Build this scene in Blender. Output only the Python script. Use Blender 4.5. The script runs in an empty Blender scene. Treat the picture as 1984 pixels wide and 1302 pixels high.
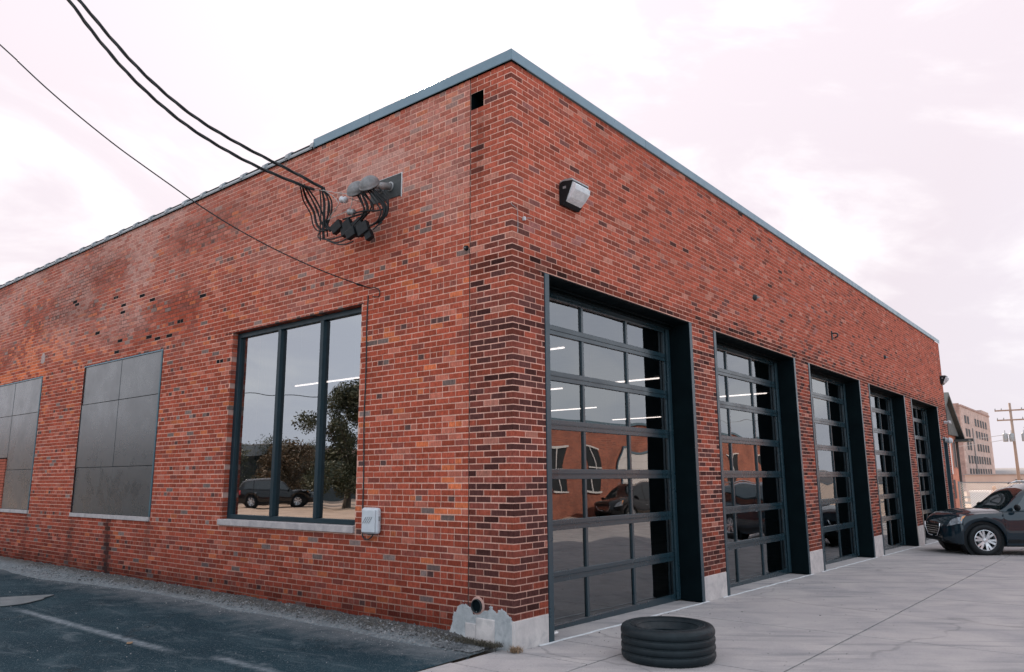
import bpy, math, random
import numpy as np
from mathutils import Vector, Matrix
random.seed(7); rng = np.random.default_rng(7)
R = math.radians
sc = bpy.context.scene
COL = sc.collection

# ------------------------------------------------------------------ camera
cam = bpy.data.cameras.new('camera'); camo = bpy.data.objects.new('camera', cam); COL.objects.link(camo)
cr, cu, cf = Vector((.63037, -.77627, -.00577)), Vector((-.14004, -.12103, .98272)), Vector((.76356, .61867, .18501))
CAM = Vector((-6.1482, -4.9701, 1.6734))
m = Matrix((cr, cu, -cf)).transposed().to_4x4(); m.translation = CAM
camo.matrix_world = m
cam.sensor_width = 36; cam.lens = 26.557; cam.clip_start = .05; cam.clip_end = 3000
sc.camera = camo

# ------------------------------------------------------------------ light
SUN_EL, SUN_AZ = 35.0, 39.7            # azimuth measured from +Y towards +X
sx, sy = math.sin(R(SUN_AZ)), math.cos(R(SUN_AZ))
VEIL_FRONT, VEIL_BACK = (.54, .485, .52), (.78, .95, 1.12)
CLOUD_FRONT, CLOUD_BACK = (.71, .675, .68), (.92, 1.0, 1.08)
VEIL_COVER = .97
w = bpy.data.worlds.new('World'); sc.world = w; w.use_nodes = True
nt = w.node_tree; nt.nodes.clear(); N = nt.nodes.new; Lk = nt.links.new
wo = N('ShaderNodeOutputWorld'); bg = N('ShaderNodeBackground'); sky = N('ShaderNodeTexSky')
sky.sky_type = 'NISHITA'; sky.sun_disc = False; sky.sun_elevation = R(SUN_EL); sky.sun_rotation = R(SUN_AZ)
sky.air_density = 1.0; sky.dust_density = 2.2; sky.ozone_density = 1.0; sky.altitude = 100
hsv = N('ShaderNodeHueSaturation'); hsv.inputs['Saturation'].default_value = .8
tc = N('ShaderNodeTexCoord'); mp = N('ShaderNodeMapping'); mp.inputs['Scale'].default_value = (1.0, 1.6, 3.6); mp.inputs['Rotation'].default_value = (.15, .1, .6)
n1 = N('ShaderNodeTexNoise'); n1.inputs['Scale'].default_value = 1.9; n1.inputs['Detail'].default_value = 8; n1.inputs['Roughness'].default_value = .56; n1.inputs['Distortion'].default_value = .7
rp = N('ShaderNodeValToRGB'); rp.color_ramp.interpolation = 'EASE'; rp.color_ramp.elements[0].position = .42; rp.color_ramp.elements[0].color = (0, 0, 0, 1); rp.color_ramp.elements[1].position = .66; rp.color_ramp.elements[1].color = (1, 1, 1, 1)
# thin high cloud: pinkish towards the sun, cooler away from it, brighter towards the zenith as a veiled sky is
dt = N('ShaderNodeVectorMath'); dt.operation = 'DOT_PRODUCT'; dt.inputs[1].default_value = (sx*math.cos(R(SUN_EL)), sy*math.cos(R(SUN_EL)), math.sin(R(SUN_EL)))
mr = N('ShaderNodeMapRange'); mr.inputs[1].default_value = -.7; mr.inputs[2].default_value = .75
def rgbmix(blend='MIX', f=None, a=None, b=None):
    o = N('ShaderNodeMix'); o.data_type = 'RGBA'; o.blend_type = blend
    for k, v in ((0, f), (6, a), (7, b)):
        if v is None: continue
        if hasattr(v, 'links'): Lk(v, o.inputs[k])
        else: o.inputs[k].default_value = v
    return o.outputs[2]
K = 1/.15
def kc(r, g, b): return (r*K, g*K, b*K, 1)
Lk(tc.outputs['Generated'], mp.inputs[0]); Lk(mp.outputs[0], n1.inputs['Vector']); Lk(n1.outputs['Fac'], rp.inputs[0])
Lk(tc.outputs['Generated'], dt.inputs[0]); Lk(dt.outputs['Value'], mr.inputs[0])
base = rgbmix('MIX', mr.outputs[0], kc(*VEIL_BACK), kc(*VEIL_FRONT)); cloud = rgbmix('MIX', mr.outputs[0], kc(*CLOUD_BACK), kc(*CLOUD_FRONT))
veil = rgbmix('MIX', rp.outputs[0], base, cloud)
sp_ = N('ShaderNodeSeparateXYZ'); Lk(tc.outputs['Generated'], sp_.inputs[0])
el_ = N('ShaderNodeMapRange'); el_.inputs[1].default_value = 0; el_.inputs[2].default_value = 1; el_.inputs[3].default_value = .98; el_.inputs[4].default_value = 1.42; Lk(sp_.outputs[2], el_.inputs[0])
cmb = N('ShaderNodeCombineColor'); [Lk(el_.outputs[0], cmb.inputs[k]) for k in range(3)]
veil = rgbmix('MULTIPLY', 1., veil, cmb.outputs[0])
Lk(sky.outputs[0], hsv.inputs['Color'])
fin = rgbmix('MIX', VEIL_COVER, hsv.outputs[0], veil)
Lk(fin, bg.inputs[0]); Lk(bg.outputs[0], wo.inputs[0])
bg.inputs[1].default_value = .15
sun = bpy.data.lights.new('sun', 'SUN'); sun.energy = 4.4; sun.angle = R(.5); sun.color = (1, .84, .70)
suno = bpy.data.objects.new('sun', sun); COL.objects.link(suno)
sd = Vector((sx*math.cos(R(SUN_EL)), sy*math.cos(R(SUN_EL)), math.sin(R(SUN_EL))))
suno.rotation_euler = (-sd).to_track_quat('-Z', 'Y').to_euler(); suno.location = (20, 20, 30)
sc.view_settings.view_transform = 'Standard'; sc.view_settings.look = 'None'
sc.view_settings.exposure = .60; sc.view_settings.gamma = 1; sc.view_settings.use_curve_mapping = False
sc.cycles.max_bounces = 7; sc.cycles.transparent_max_bounces = 16; sc.cycles.use_denoising = True
sc.cycles.sample_clamp_indirect = 6

# ------------------------------------------------------------------ helpers
def tag(o, label=None, cat=None, group=None, kind=None):
    if label: o['label'] = label
    if cat: o['category'] = cat
    if group: o['group'] = group
    if kind: o['kind'] = kind
    return o
def empty(name, loc=(0, 0, 0), rz=0):
    o = bpy.data.objects.new(name, None); COL.objects.link(o); o.location = loc; o.rotation_euler = (0, 0, rz); o.empty_display_size = .2
    return o
class MB:
    def __init__(s): s.v = []; s.f = []
    def add(s, vs, fs):
        b = len(s.v); s.v += [tuple(p) for p in vs]; s.f += [tuple(i+b for i in f) for f in fs]; return s
    def box(s, a, b, rz=0, c=None):
        x0, y0, z0 = a; x1, y1, z1 = b
        vs = [(x0,y0,z0),(x1,y0,z0),(x1,y1,z0),(x0,y1,z0),(x0,y0,z1),(x1,y0,z1),(x1,y1,z1),(x0,y1,z1)]
        if rz:
            cx, cy = c or ((x0+x1)/2, (y0+y1)/2); co, si = math.cos(rz), math.sin(rz)
            vs = [(cx+(x-cx)*co-(y-cy)*si, cy+(x-cx)*si+(y-cy)*co, z) for x, y, z in vs]
        return s.add(vs, [(0,3,2,1),(4,5,6,7),(0,1,5,4),(1,2,6,5),(2,3,7,6),(3,0,4,7)])
    def prism(s, pts, off):      # polygon pts (3d), extruded by vector off
        n = len(pts); o = Vector(off)
        vs = [Vector(p) for p in pts]+[Vector(p)+o for p in pts]
        return s.add(vs, [tuple(range(n-1, -1, -1)), tuple(range(n, 2*n))]+[(i, (i+1) % n, n+(i+1) % n, n+i) for i in range(n)])
    def tube(s, pts, r, n=6, caps=True):
        pts = [Vector(p) for p in pts]; rr = r if hasattr(r, '__len__') else [r]*len(pts)
        b = len(s.v); up = Vector((0, 0, 1)); prev = None
        for i, p in enumerate(pts):
            t = (pts[min(i+1, len(pts)-1)]-pts[max(i-1, 0)]).normalized()
            if prev is None:
                a = t.cross(up if abs(t.z) < .9 else Vector((1, 0, 0))).normalized()
            else:
                a = (prev-t*prev.dot(t)).normalized()
            prev = a; c = t.cross(a)
            for k in range(n):
                an = 2*math.pi*k/n; s.v.append(tuple(p+(a*math.cos(an)+c*math.sin(an))*rr[i]))
        for i in range(len(pts)-1):
            for k in range(n):
                k2 = (k+1) % n; s.f.append((b+i*n+k, b+i*n+k2, b+(i+1)*n+k2, b+(i+1)*n+k))
        if caps:
            s.f.append(tuple(b+k for k in range(n-1, -1, -1))); s.f.append(tuple(b+(len(pts)-1)*n+k for k in range(n)))
        return s
    def lathe(s, prof, c, axis=2, n=32, close=False):
        b = len(s.v); cx, cy, cz = c; m_ = len(prof)
        for i in range(n):
            a = 2*math.pi*i/n; co, si = math.cos(a), math.sin(a)
            for r_, h in prof:
                if axis == 2: s.v.append((cx+r_*co, cy+r_*si, cz+h))
                elif axis == 1: s.v.append((cx+r_*co, cy+h, cz+r_*si))
                else: s.v.append((cx+h, cy+r_*co, cz+r_*si))
        for i in range(n):
            i2 = (i+1) % n
            for k in range(m_-(0 if close else 1)):
                k2 = (k+1) % m_; s.f.append((b+i*m_+k, b+i2*m_+k, b+i2*m_+k2, b+i*m_+k2))
        return s
    def grid(s, P):      # P[i][j] points
        b = len(s.v); n = len(P); k = len(P[0])
        for row in P: s.v += [tuple(p) for p in row]
        for i in range(n-1):
            for j in range(k-1): s.f.append((b+i*k+j, b+(i+1)*k+j, b+(i+1)*k+j+1, b+i*k+j+1))
        return s
    def mesh(s, name, mat=None, smooth=False):
        me = bpy.data.meshes.new(name); me.from_pydata(s.v, [], s.f); me.validate()
        if mat: me.materials.append(mat)
        if smooth: me.shade_smooth()
        return me
    def build(s, name, mat=None, parent=None, smooth=False, auto=None):
        me = s.mesh(name, mat, smooth); o = bpy.data.objects.new(name, me); COL.objects.link(o)
        if parent: o.parent = parent
        if auto:
            me.shade_smooth(); me.set_sharp_from_angle(angle=R(auto))
        return o
def fixn(o):
    import bmesh
    bm = bmesh.new(); bm.from_mesh(o.data); bmesh.ops.recalc_face_normals(bm, faces=bm.faces); bm.to_mesh(o.data); bm.free(); return o
def bevel(o, w_=.01, seg=2):
    b = o.modifiers.new('bevel', 'BEVEL'); b.width = w_; b.segments = seg; b.limit_method = 'ANGLE'; return o
def inst(me, name, parent=None, loc=None, scale=None, rot=None, mat=None):
    o = bpy.data.objects.new(name, me); COL.objects.link(o)
    if parent: o.parent = parent
    if loc: o.location = loc
    if scale: o.scale = scale
    if rot: o.rotation_euler = rot
    return o
def spl(pts, k=6):         # catmull-rom
    pts = [Vector(p) for p in pts]; P = [pts[0]*2-pts[1]]+pts+[pts[-1]*2-pts[-2]]; out = []
    for i in range(1, len(P)-2):
        for j in range(k):
            t = j/k; a, b, c, d = P[i-1], P[i], P[i+1], P[i+2]
            out.append(.5*((2*b)+(c-a)*t+(2*a-5*b+4*c-d)*t*t+(3*b-a-3*c+d)*t**3))
    out.append(pts[-1]); return out

# value noise (numpy) for wear maps
def vnoise(x, y, seed=0):
    x = np.asarray(x, float); y = np.asarray(y, float)
    xi = np.floor(x).astype(np.int64); yi = np.floor(y).astype(np.int64); xf = x-xi; yf = y-yi
    def h(a, b):
        v = np.sin(a*127.1+b*311.7+seed*74.7)*43758.5453; return v-np.floor(v)
    u = xf*xf*(3-2*xf); v = yf*yf*(3-2*yf)
    return (h(xi, yi)*(1-u)+h(xi+1, yi)*u)*(1-v)+(h(xi, yi+1)*(1-u)+h(xi+1, yi+1)*u)*v
def fbm(x, y, seed=0, o=4):
    t = 0; a = .5; s_ = 0
    for i in range(o): t = t+a*vnoise(x*2**i, y*2**i, seed+i*13); s_ += a; a *= .5
    return t/s_
def sm(a, b, x): t = np.clip((x-a)/(b-a), 0, 1); return t*t*(3-2*t)

# ------------------------------------------------------------------ materials
class NT:
    def __init__(s, name):
        s.m = bpy.data.materials.new(name); s.m.use_nodes = True; s.t = s.m.node_tree; s.t.nodes.clear()
        s.out = s.n('ShaderNodeOutputMaterial'); s.p = s.n('ShaderNodeBsdfPrincipled'); s.l(s.p.outputs[0], s.out.inputs[0])
    def n(s, t, **k):
        o = s.t.nodes.new(t)
        for a, b in k.items(): setattr(o, a, b)
        return o
    def l(s, a, b): s.t.links.new(a, b)
    def set(s, **k):
        for a, b in k.items():
            s.p.inputs[a.replace('_', ' ')].default_value = b
    def pos(s, scale=(1, 1, 1), rot=(0, 0, 0), obj=False):
        g = s.n('ShaderNodeTexCoord').outputs['Object'] if obj else s.n('ShaderNodeNewGeometry').outputs['Position']
        mpn = s.n('ShaderNodeMapping'); mpn.inputs['Scale'].default_value = scale; mpn.inputs['Rotation'].default_value = rot
        s.l(g, mpn.inputs[0]); return mpn.outputs[0]
    def pos2(s, rz, scale):       # turn first, then stretch
        a = s.n('ShaderNodeMapping'); a.inputs['Rotation'].default_value = (0, 0, rz); s.l(s.n('ShaderNodeNewGeometry').outputs['Position'], a.inputs[0])
        b = s.n('ShaderNodeMapping'); b.inputs['Scale'].default_value = scale; s.l(a.outputs[0], b.inputs[0]); return b.outputs[0]
    def noise(s, vec, scale, detail=5, rough=.6, dist=0):
        o = s.n('ShaderNodeTexNoise'); s.l(vec, o.inputs['Vector'])
        o.inputs['Scale'].default_value = scale; o.inputs['Detail'].default_value = detail; o.inputs['Roughness'].default_value = rough; o.inputs['Distortion'].default_value = dist
        return o.outputs['Fac']
    def ramp(s, f, stops):
        o = s.n('ShaderNodeValToRGB'); s.l(f, o.inputs[0]); e = o.color_ramp.elements
        while len(e) < len(stops): e.new(.5)
        for i, (p, c) in enumerate(stops):
            e[i].position = p; e[i].color = tuple(c)+(1,) if hasattr(c, '__len__') else (c, c, c, 1)
        return o.outputs[0]
    def mix(s, f, a, b, mode='MIX'):
        o = s.n('ShaderNodeMix', data_type='RGBA', blend_type=mode)
        for i, v in ((0, f), (6, a), (7, b)):
            if hasattr(v, 'links'): s.l(v, o.inputs[i])
            elif i == 0: o.inputs[0].default_value = v
            else: o.inputs[i].default_value = tuple(v)+(1,) if len(v) == 3 else v
        return o.outputs[2]
    def mul(s, a, b, op='MULTIPLY'):
        o = s.n('ShaderNodeMath', operation=op)
        for i, v in ((0, a), (1, b)):
            if hasattr(v, 'links'): s.l(v, o.inputs[i])
            else: o.inputs[i].default_value = v
        return o.outputs[0]
    def bump(s, f, strength=.3, dist=.01):
        b = s.n('ShaderNodeBump'); b.inputs['Strength'].default_value = strength; b.inputs['Distance'].default_value = dist
        s.l(f, b.inputs['Height']); s.l(b.outputs[0], s.p.inputs['Normal'])
    def color(s, c): s.l(c, s.p.inputs['Base Color'])
def simple(name, c1, c2=None, scale=8, rough=.6, metal=0, bump=0, obj=False, stretch=(1, 1, 1), spec=.5, coat=0):
    t = NT(name)
    c2 = c2 or tuple(min(1, x*1.35) for x in c1)
    v = t.pos(stretch, obj=obj); f = t.noise(v, scale, 6, .65)
    t.color(t.mix(t.ramp(f, [(.3, 0.), (.7, 1.)]), c1, c2))
    t.set(Roughness=rough, Metallic=metal); t.p.inputs['Specular IOR Level'].default_value = spec
    if coat: t.p.inputs['Coat Weight'].default_value = coat; t.p.inputs['Coat Roughness'].default_value = .24
    if rough > .2:
        r_ = t.ramp(t.noise(v, scale*2.3, 4), [(.3, max(rough-.1, 0)), (.7, min(1, rough+.12))]); t.l(r_, t.p.inputs['Roughness'])
    if bump: t.bump(t.noise(v, scale*6, 4), bump, .01)
    return t.m

def brick_material(name, use_obj):
    t = NT(name)
    if use_obj: base = t.n('ShaderNodeObjectInfo').outputs['Color']
    else: base = t.n('ShaderNodeAttribute', attribute_name='Col').outputs['Color']
    v = t.pos((1, 1, .18)); st = t.noise(v, 62, 4, .7)            # wire-cut vertical streaks
    v2 = t.pos(); sp = t.noise(v2, 240, 3, .6); bl = t.noise(v2, 20, 5, .65)
    c = t.mix(1., base, t.ramp(st, [(.28, (.62, .60, .60)), (.5, (1, 1, 1)), (.74, (1.42, 1.34, 1.32))]), 'MULTIPLY')
    c = t.mix(1., c, t.ramp(sp, [(.3, .74), (.7, 1.24)]), 'MULTIPLY')
    c = t.mix(1., c, t.ramp(bl, [(.25, .72), (.6, 1.1), (.8, 1.3)]), 'MULTIPLY')
    sme = t.ramp(t.noise(t.pos((1, 1, .6)), 34, 6, .75), [(.60, 0.), (.80, .26)])     # mortar smear
    c = t.mix(sme, c, (.62, .42, .36)); t.color(c)
    t.set(Roughness=.92); t.p.inputs['Specular IOR Level'].default_value = .06
    t.bump(t.mul(st, sp, 'ADD'), .55, .004)
    return t.m
M = {}
M['brick'] = brick_material('brick_fired_clay', False); M['brick_single'] = brick_material('brick_fired_clay_single', True)
def mortar_material():
    t = NT('mortar'); base = t.n('ShaderNodeAttribute', attribute_name='Col').outputs['Color']
    v = t.pos(); c = t.mix(1., base, t.ramp(t.noise(v, 70, 5, .7), [(.3, .68), (.7, 1.22)]), 'MULTIPLY')
    c = t.mix(1., c, t.ramp(t.noise(v, 5, 5, .7), [(.3, .76), (.65, 1.12)]), 'MULTIPLY')
    t.color(c); t.set(Roughness=.95); t.p.inputs['Specular IOR Level'].default_value = .06; t.bump(t.noise(v, 260, 3), .5, .004); return t.m
M['mortar'] = mortar_material()
def concrete(name, c1, c2, stain=.5, scale=1.0, bmp=.25, cracks=False, grit=(.78, 1.16)):
    t = NT(name); v = t.pos()
    a = t.noise(v, 1.1*scale, 8, .62, .4); b = t.noise(t.pos((1, 1, 1)) if not cracks else t.pos2(.89, (.30, 2.1, 1)), 1.7*scale, 7, .64, .3); s_ = t.noise(v, 130*scale, 3, .7)
    c = t.mix(t.ramp(a, [(.34, 0.), (.66, 1.)]), c1, c2)
    c = t.mix(t.ramp(b, [(.50, 0.), (.70, stain)]), c, tuple(x*y for x, y in zip(c1, (.36, .42, .47))))
    c = t.mix(1., c, t.ramp(s_, [(.3, grit[0]), (.7, grit[1])]), 'MULTIPLY')
    pits = t.ramp(t.noise(v, 42*scale, 2, .5), [(.24, .55), (.31, 1.)]); c = t.mix(1., c, pits, 'MULTIPLY')
    if cracks:
        vo = t.n('ShaderNodeTexVoronoi', feature='DISTANCE_TO_EDGE'); vo.inputs['Scale'].default_value = .38
        wv = t.n('ShaderNodeVectorMath', operation='ADD'); nz = t.n('ShaderNodeTexNoise'); t.l(v, nz.inputs['Vector']); nz.inputs['Scale'].default_value = .9; nz.inputs['Detail'].default_value = 5; nz.inputs['Roughness'].default_value = .42
        t.l(v, wv.inputs[0]); t.l(nz.outputs['Color'], wv.inputs[1]); vo.inputs['Scale'].default_value = .3; t.l(wv.outputs[0], vo.inputs['Vector'])
        ck = t.ramp(vo.outputs['Distance'], [(.0, 1.), (.0035, .7), (.006, 0.)]); mk = t.ramp(t.noise(v, .5, 2), [(.46, 0.), (.54, 1.)])
        c = t.mix(t.mul(t.mul(ck, mk), .32), c, (.045, .05, .055))
        oil = t.ramp(t.noise(v, 2.7, 6, .62, .6), [(.68, 0.), (.78, .5)]); c = t.mix(oil, c, (.075, .085, .095))
        spk = t.ramp(t.noise(v, 24, 2, .5), [(.735, 0.), (.76, .6)]); c = t.mix(spk, c, (.06, .06, .065))
    t.color(c); t.set(Roughness=.85); t.p.inputs['Specular IOR Level'].default_value = .2
    r_ = t.ramp(b, [(.4, .9), (.7, .7)]); t.l(r_, t.p.inputs['Roughness'])
    t.bump(t.mul(s_, t.noise(v, 25*scale, 5), 'ADD'), bmp, .008); return t.m
M['slab'] = concrete('concrete_slab', (.31, .295, .30), (.41, .38, .37), .55, cracks=True)
M['plinth'] = concrete('concrete_plinth', (.42, .39, .385), (.56, .52, .50), .3, 4)
M['reveal_mortar'] = simple('reveal_mortar', (.34, .20, .17), (.44, .28, .24), 20, .9)
M['parge'] = concrete('cement_patch', (.37, .395, .41), (.54, .56, .57), .35, 7, 1.)
M['sill'] = concrete('stone_sill', (.34, .31, .31), (.46, .42, .41), .35, 5)
M['ground'] = concrete('pale_yard', (.42, .30, .225), (.54, .40, .31), .4, .5)
def asphalt():
    t = NT('asphalt'); v = t.pos()
    big = t.noise(v, .55, 7, .62, .6); mid = t.noise(t.pos((1, .32, 1), (0, 0, .5)), 1.6, 8, .7, .6); sp = t.noise(v, 95, 3, .6)
    c = t.mix(t.ramp(big, [(.35, 0.), (.65, 1.)]), (.006, .023, .034), (.014, .038, .051))
    c = t.mix(t.ramp(mid, [(.52, 0.), (.70, .75)]), c, (.045, .075, .090))
    c = t.mix(t.ramp(t.noise(t.pos((1, .5, 1), (0, 0, .3)), 3.0, 9, .78, .8), [(.53, 0.), (.68, .7)]), c, (.12, .145, .16))
    sg = t.n('ShaderNodeSeparateXYZ'); t.l(v, sg.inputs[0]); dm = t.n('ShaderNodeMapRange'); t.l(t.mul(sg.outputs[0], t.mul(t.noise(v, 2.4, 7, .75), 1.6), 'SUBTRACT'), dm.inputs[0]); dm.inputs[1].default_value = -1.75; dm.inputs[2].default_value = -1.05; c = t.mix(t.mul(dm.outputs[0], .75), c, (.17, .18, .19))
    vo = t.n('ShaderNodeTexVoronoi', feature='DISTANCE_TO_EDGE'); vo.inputs['Scale'].default_value = .55; wv = t.n('ShaderNodeVectorMath', operation='ADD'); nz = t.n('ShaderNodeTexNoise'); t.l(v, nz.inputs['Vector']); nz.inputs['Scale'].default_value = 3; nz.inputs['Detail'].default_value = 7; nz.inputs['Roughness'].default_value = .75
    t.l(v, wv.inputs[0]); t.l(nz.outputs['Color'], wv.inputs[1]); t.l(wv.outputs[0], vo.inputs['Vector'])
    c = t.mix(t.mul(t.ramp(vo.outputs['Distance'], [(.0, 1.), (.005, .8), (.010, 0.)]), t.ramp(t.noise(v, .6, 2), [(.45, 0.), (.55, .85)])), c, (.006, .010, .013))
    c = t.mix(t.ramp(sp, [(.55, 0.), (.66, .55)]), c, (.13, .16, .175))
    c = t.mix(t.ramp(t.noise(v, 70, 2, .5), [(.68, 0.), (.73, .8)]), c, (.34, .35, .35))
    # worn parking lines (paint that stays put)
    g = t.n('ShaderNodeSeparateXYZ'); t.l(t.pos(), g.inputs[0])
    def line(x0, hw, y0, y1, k):
        d = t.mul(t.mul(t.mul(g.outputs[0], -x0, 'ADD'), 1., 'MULTIPLY'), 0, 'ADD')
        d = t.n('ShaderNodeMath', operation='ABSOLUTE'); t.l(t.mul(g.outputs[0], -x0, 'ADD'), d.inputs[0])
        wob = t.mul(t.noise(v, 7, 7, .8), .14)
        e = t.mul(d.outputs[0], wob, 'ADD'); a = t.ramp(e, [(hw-.02+.065, 1.), (hw+.05+.065, 0.)])
        dy = t.n('ShaderNodeMath', operation='ABSOLUTE'); t.l(t.mul(g.outputs[1], -(y0+y1)/2, 'ADD'), dy.inputs[0])
        h_ = (y1-y0)/2; b_ = t.n('ShaderNodeMapRange'); t.l(dy.outputs[0], b_.inputs[0]); b_.inputs[1].default_value = h_; b_.inputs[2].default_value = h_*.72; b_.inputs[3].default_value = 0; b_.inputs[4].default_value = 1
        worn = t.ramp(t.noise(v, 13, 7, .8), [(.34, .12), (.62, 1.)])
        return t.mul(t.mul(t.mul(a, b_.outputs[0]), worn), k)
    c = t.mix(line(-2.08, .045, 2.6, 7.2, .62), c, (.33, .37, .40))
    c = t.mix(line(-1.92, .04, .6, 2.3, .45), c, (.33, .37, .40))
    t.color(c); t.set(Roughness=.95); t.p.inputs['Specular IOR Level'].default_value = .12
    t.bump(t.mul(sp, t.noise(v, 60, 4), 'ADD'), .6, .012); return t.m
M['asphalt'] = asphalt()
def strip_mat():
    t = NT('gravel_dirt'); v = t.pos(); sg = t.n('ShaderNodeSeparateXYZ'); t.l(v, sg.inputs[0])
    f = t.n('ShaderNodeMapRange'); t.l(t.mul(sg.outputs[0], t.mul(t.noise(v, 3.5, 7, .75), .34), 'ADD'), f.inputs[0]); f.inputs[1].default_value = -.14; f.inputs[2].default_value = .10
    pale = t.mix(t.ramp(t.noise(v, 14, 6, .75), [(.35, 0.), (.65, 1.)]), (.12, .15, .165), (.26, .285, .30))
    dirt = t.mix(t.ramp(t.noise(v, 20, 6, .8), [(.38, 0.), (.62, 1.)]), (.035, .038, .036), (.17, .15, .14))
    c = t.mix(f.outputs[0], pale, dirt); s_ = t.noise(v, 170, 3, .7); c = t.mix(1., c, t.ramp(s_, [(.3, .45), (.7, 1.5)]), 'MULTIPLY')
    t.color(c); t.set(Roughness=.95); t.p.inputs['Specular IOR Level'].default_value = .1; t.bump(t.mul(s_, t.noise(v, 60, 5), 'ADD'), 1., .012); return t.m
M['strip'] = strip_mat()
M['gravel'] = concrete('gravel_dirt_loose', (.11, .12, .13), (.24, .245, .25), .75, 3, .9, grit=(.4, 1.4))
M['patch'] = concrete('asphalt_repair', (.15, .17, .18), (.21, .23, .235), .3, 3, .7)
M['steel'] = simple('dark_painted_steel', (.012, .034, .047), (.018, .044, .058), 2, .33, spec=.6)
M['win_steel'] = simple('dark_window_frame', (.004, .018, .026), (.008, .026, .036), 3, .38, spec=.3)
M['door_metal'] = simple('dark_aluminium', (.010, .028, .038), (.013, .033, .044), .8, .27, spec=.75)
M['jamb_black'] = simple('black_recess_steel', (.0015, .0045, .006), (.003, .008, .010), 3, .6, spec=.05)
M['cap'] = simple('blue_grey_coping_metal', (.10, .175, .225), (.125, .21, .265), 3, .36, metal=.1, spec=.6)
M['clay_cap'] = simple('glazed_clay_coping', (.16, .19, .21), (.30, .33, .35), 6, .4)
M['board'] = simple('painted_board', (.006, .017, .023), (.009, .021, .028), .8, .28, spec=1., bump=.012, coat=.5)
M['board_edge'] = simple('board_edge_trim', (.02, .075, .10), (.03, .10, .13), 5, .4, spec=.6)
M['black'] = simple('black_rubber', (.004, .006, .008), (.008, .011, .013), 12, .55, spec=.25)
M['cable'] = simple('weathered_cable', (.012, .018, .022), (.028, .034, .036), 20, .55, spec=.3)
M['grey_wire'] = simple('bare_aluminium_wire', (.30, .28, .27), (.42, .40, .38), 30, .45, metal=.3)
M['galv'] = simple('galvanised_steel', (.20, .215, .225), (.33, .34, .345), 22, .45, metal=.3)
M['head_metal'] = simple('weathered_casting', (.10, .11, .115), (.21, .21, .215), 14, .6)
M['plate'] = simple('backing_plate', (.028, .036, .038), (.05, .058, .06), 14, .7)
M['white_plastic'] = simple('pale_grey_plastic', (.44, .47, .50), (.52, .55, .58), 9, .45)
M['white_paint'] = simple('white_paint', (.62, .60, .60), (.75, .73, .72), 6, .5)
M['caulk'] = simple('joint_sealant', (.42, .44, .46), (.60, .62, .63), 12, .7)
M['tyre'] = simple('tyre_rubber', (.003, .008, .011), (.008, .015, .019), 9, .5, bump=.12, spec=.26)
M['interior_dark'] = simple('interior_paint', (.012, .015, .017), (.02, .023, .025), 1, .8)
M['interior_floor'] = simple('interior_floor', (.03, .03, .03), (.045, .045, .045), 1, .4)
M['roof_felt'] = simple('roof_felt', (.06, .06, .065), (.09, .09, .09), 2, .9)
M['joint'] = simple('joint_dirt', (.05, .055, .06), (.09, .09, .095), 9, .95)
M['leaf'] = simple('dry_leaf', (.16, .10, .06), (.30, .2, .12), 30, .8)
M['weed'] = simple('dead_weed', (.035, .035, .028), (.09, .075, .05), 30, .9)
M['black_stone'] = simple('dark_stone', (.03, .03, .032), (.09, .09, .09), 14, .9)
M['stone'] = simple('loose_stone', (.10, .105, .11), (.30, .30, .30), 14, .9)
M['wood'] = simple('weathered_pole_wood', (.22, .15, .115), (.34, .25, .20), 9, .85, stretch=(1, 1, .1))
M['chrome'] = simple('chrome', (.6, .6, .62), (.75, .75, .76), 5, .12, metal=1)
M['lens_amber'] = simple('amber_lens', (.75, .28, .08), (.85, .36, .12), 5, .15)
M['lens_red'] = simple('red_lens', (.45, .02, .02), (.6, .05, .04), 5, .15)
def glass(name, tint, ior, rough=0., wav=.0):
    t = NT(name); t.t.nodes.remove(t.p)
    fr = t.n('ShaderNodeFresnel'); fr.inputs['IOR'].default_value = ior
    gl = t.n('ShaderNodeBsdfGlossy'); gl.inputs['Roughness'].default_value = rough; gl.inputs['Color'].default_value = (.93, .97, 1, 1)
    tr = t.n('ShaderNodeBsdfTransparent'); tr.inputs['Color'].default_value = tuple(tint)+(1,)
    ms = t.n('ShaderNodeMixShader'); t.l(fr.outputs[0], ms.inputs[0]); t.l(tr.outputs[0], ms.inputs[1]); t.l(gl.outputs[0], ms.inputs[2]); t.l(ms.outputs[0], t.out.inputs[0])
    if wav:
        b = t.n('ShaderNodeBump'); b.inputs['Strength'].default_value = wav; b.inputs['Distance'].default_value = .02
        t.l(t.noise(t.pos(), 1.1, 1, .3), b.inputs['Height']); t.l(b.outputs[0], gl.inputs['Normal']); t.l(b.outputs[0], fr.inputs['Normal'])
    return t.m
M['glass_door'] = glass('door_glass', (.42, .5, .54), 2.65)
M['glass_win'] = glass('window_glass', (.42, .5, .54), 4.6)
M['glass_car'] = glass('car_glass', (.10, .14, .15), 1.7)
def emis(name, c, s_):
    t = NT(name); t.set(Base_Color=(.8, .8, .8, 1)); t.p.inputs['Emission Color'].default_value = tuple(c)+(1,); t.p.inputs['Emission Strength'].default_value = s_; return t.m
M['tube_light'] = emis('lit_tube', (1, .74, .64), 2.3)
def carpaint(name, c):
    t = NT(name); t.set(Base_Color=tuple(c)+(1,), Roughness=.6, Metallic=0); t.p.inputs['Specular IOR Level'].default_value = .1; t.p.inputs['Coat Weight'].default_value = 1; t.p.inputs['Coat Roughness'].default_value = .01; t.p.inputs['Coat IOR'].default_value = 1.5
    return t.m
M['paint_dark'] = carpaint('car_paint_dark_blue', (.002, .013, .022))
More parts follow.
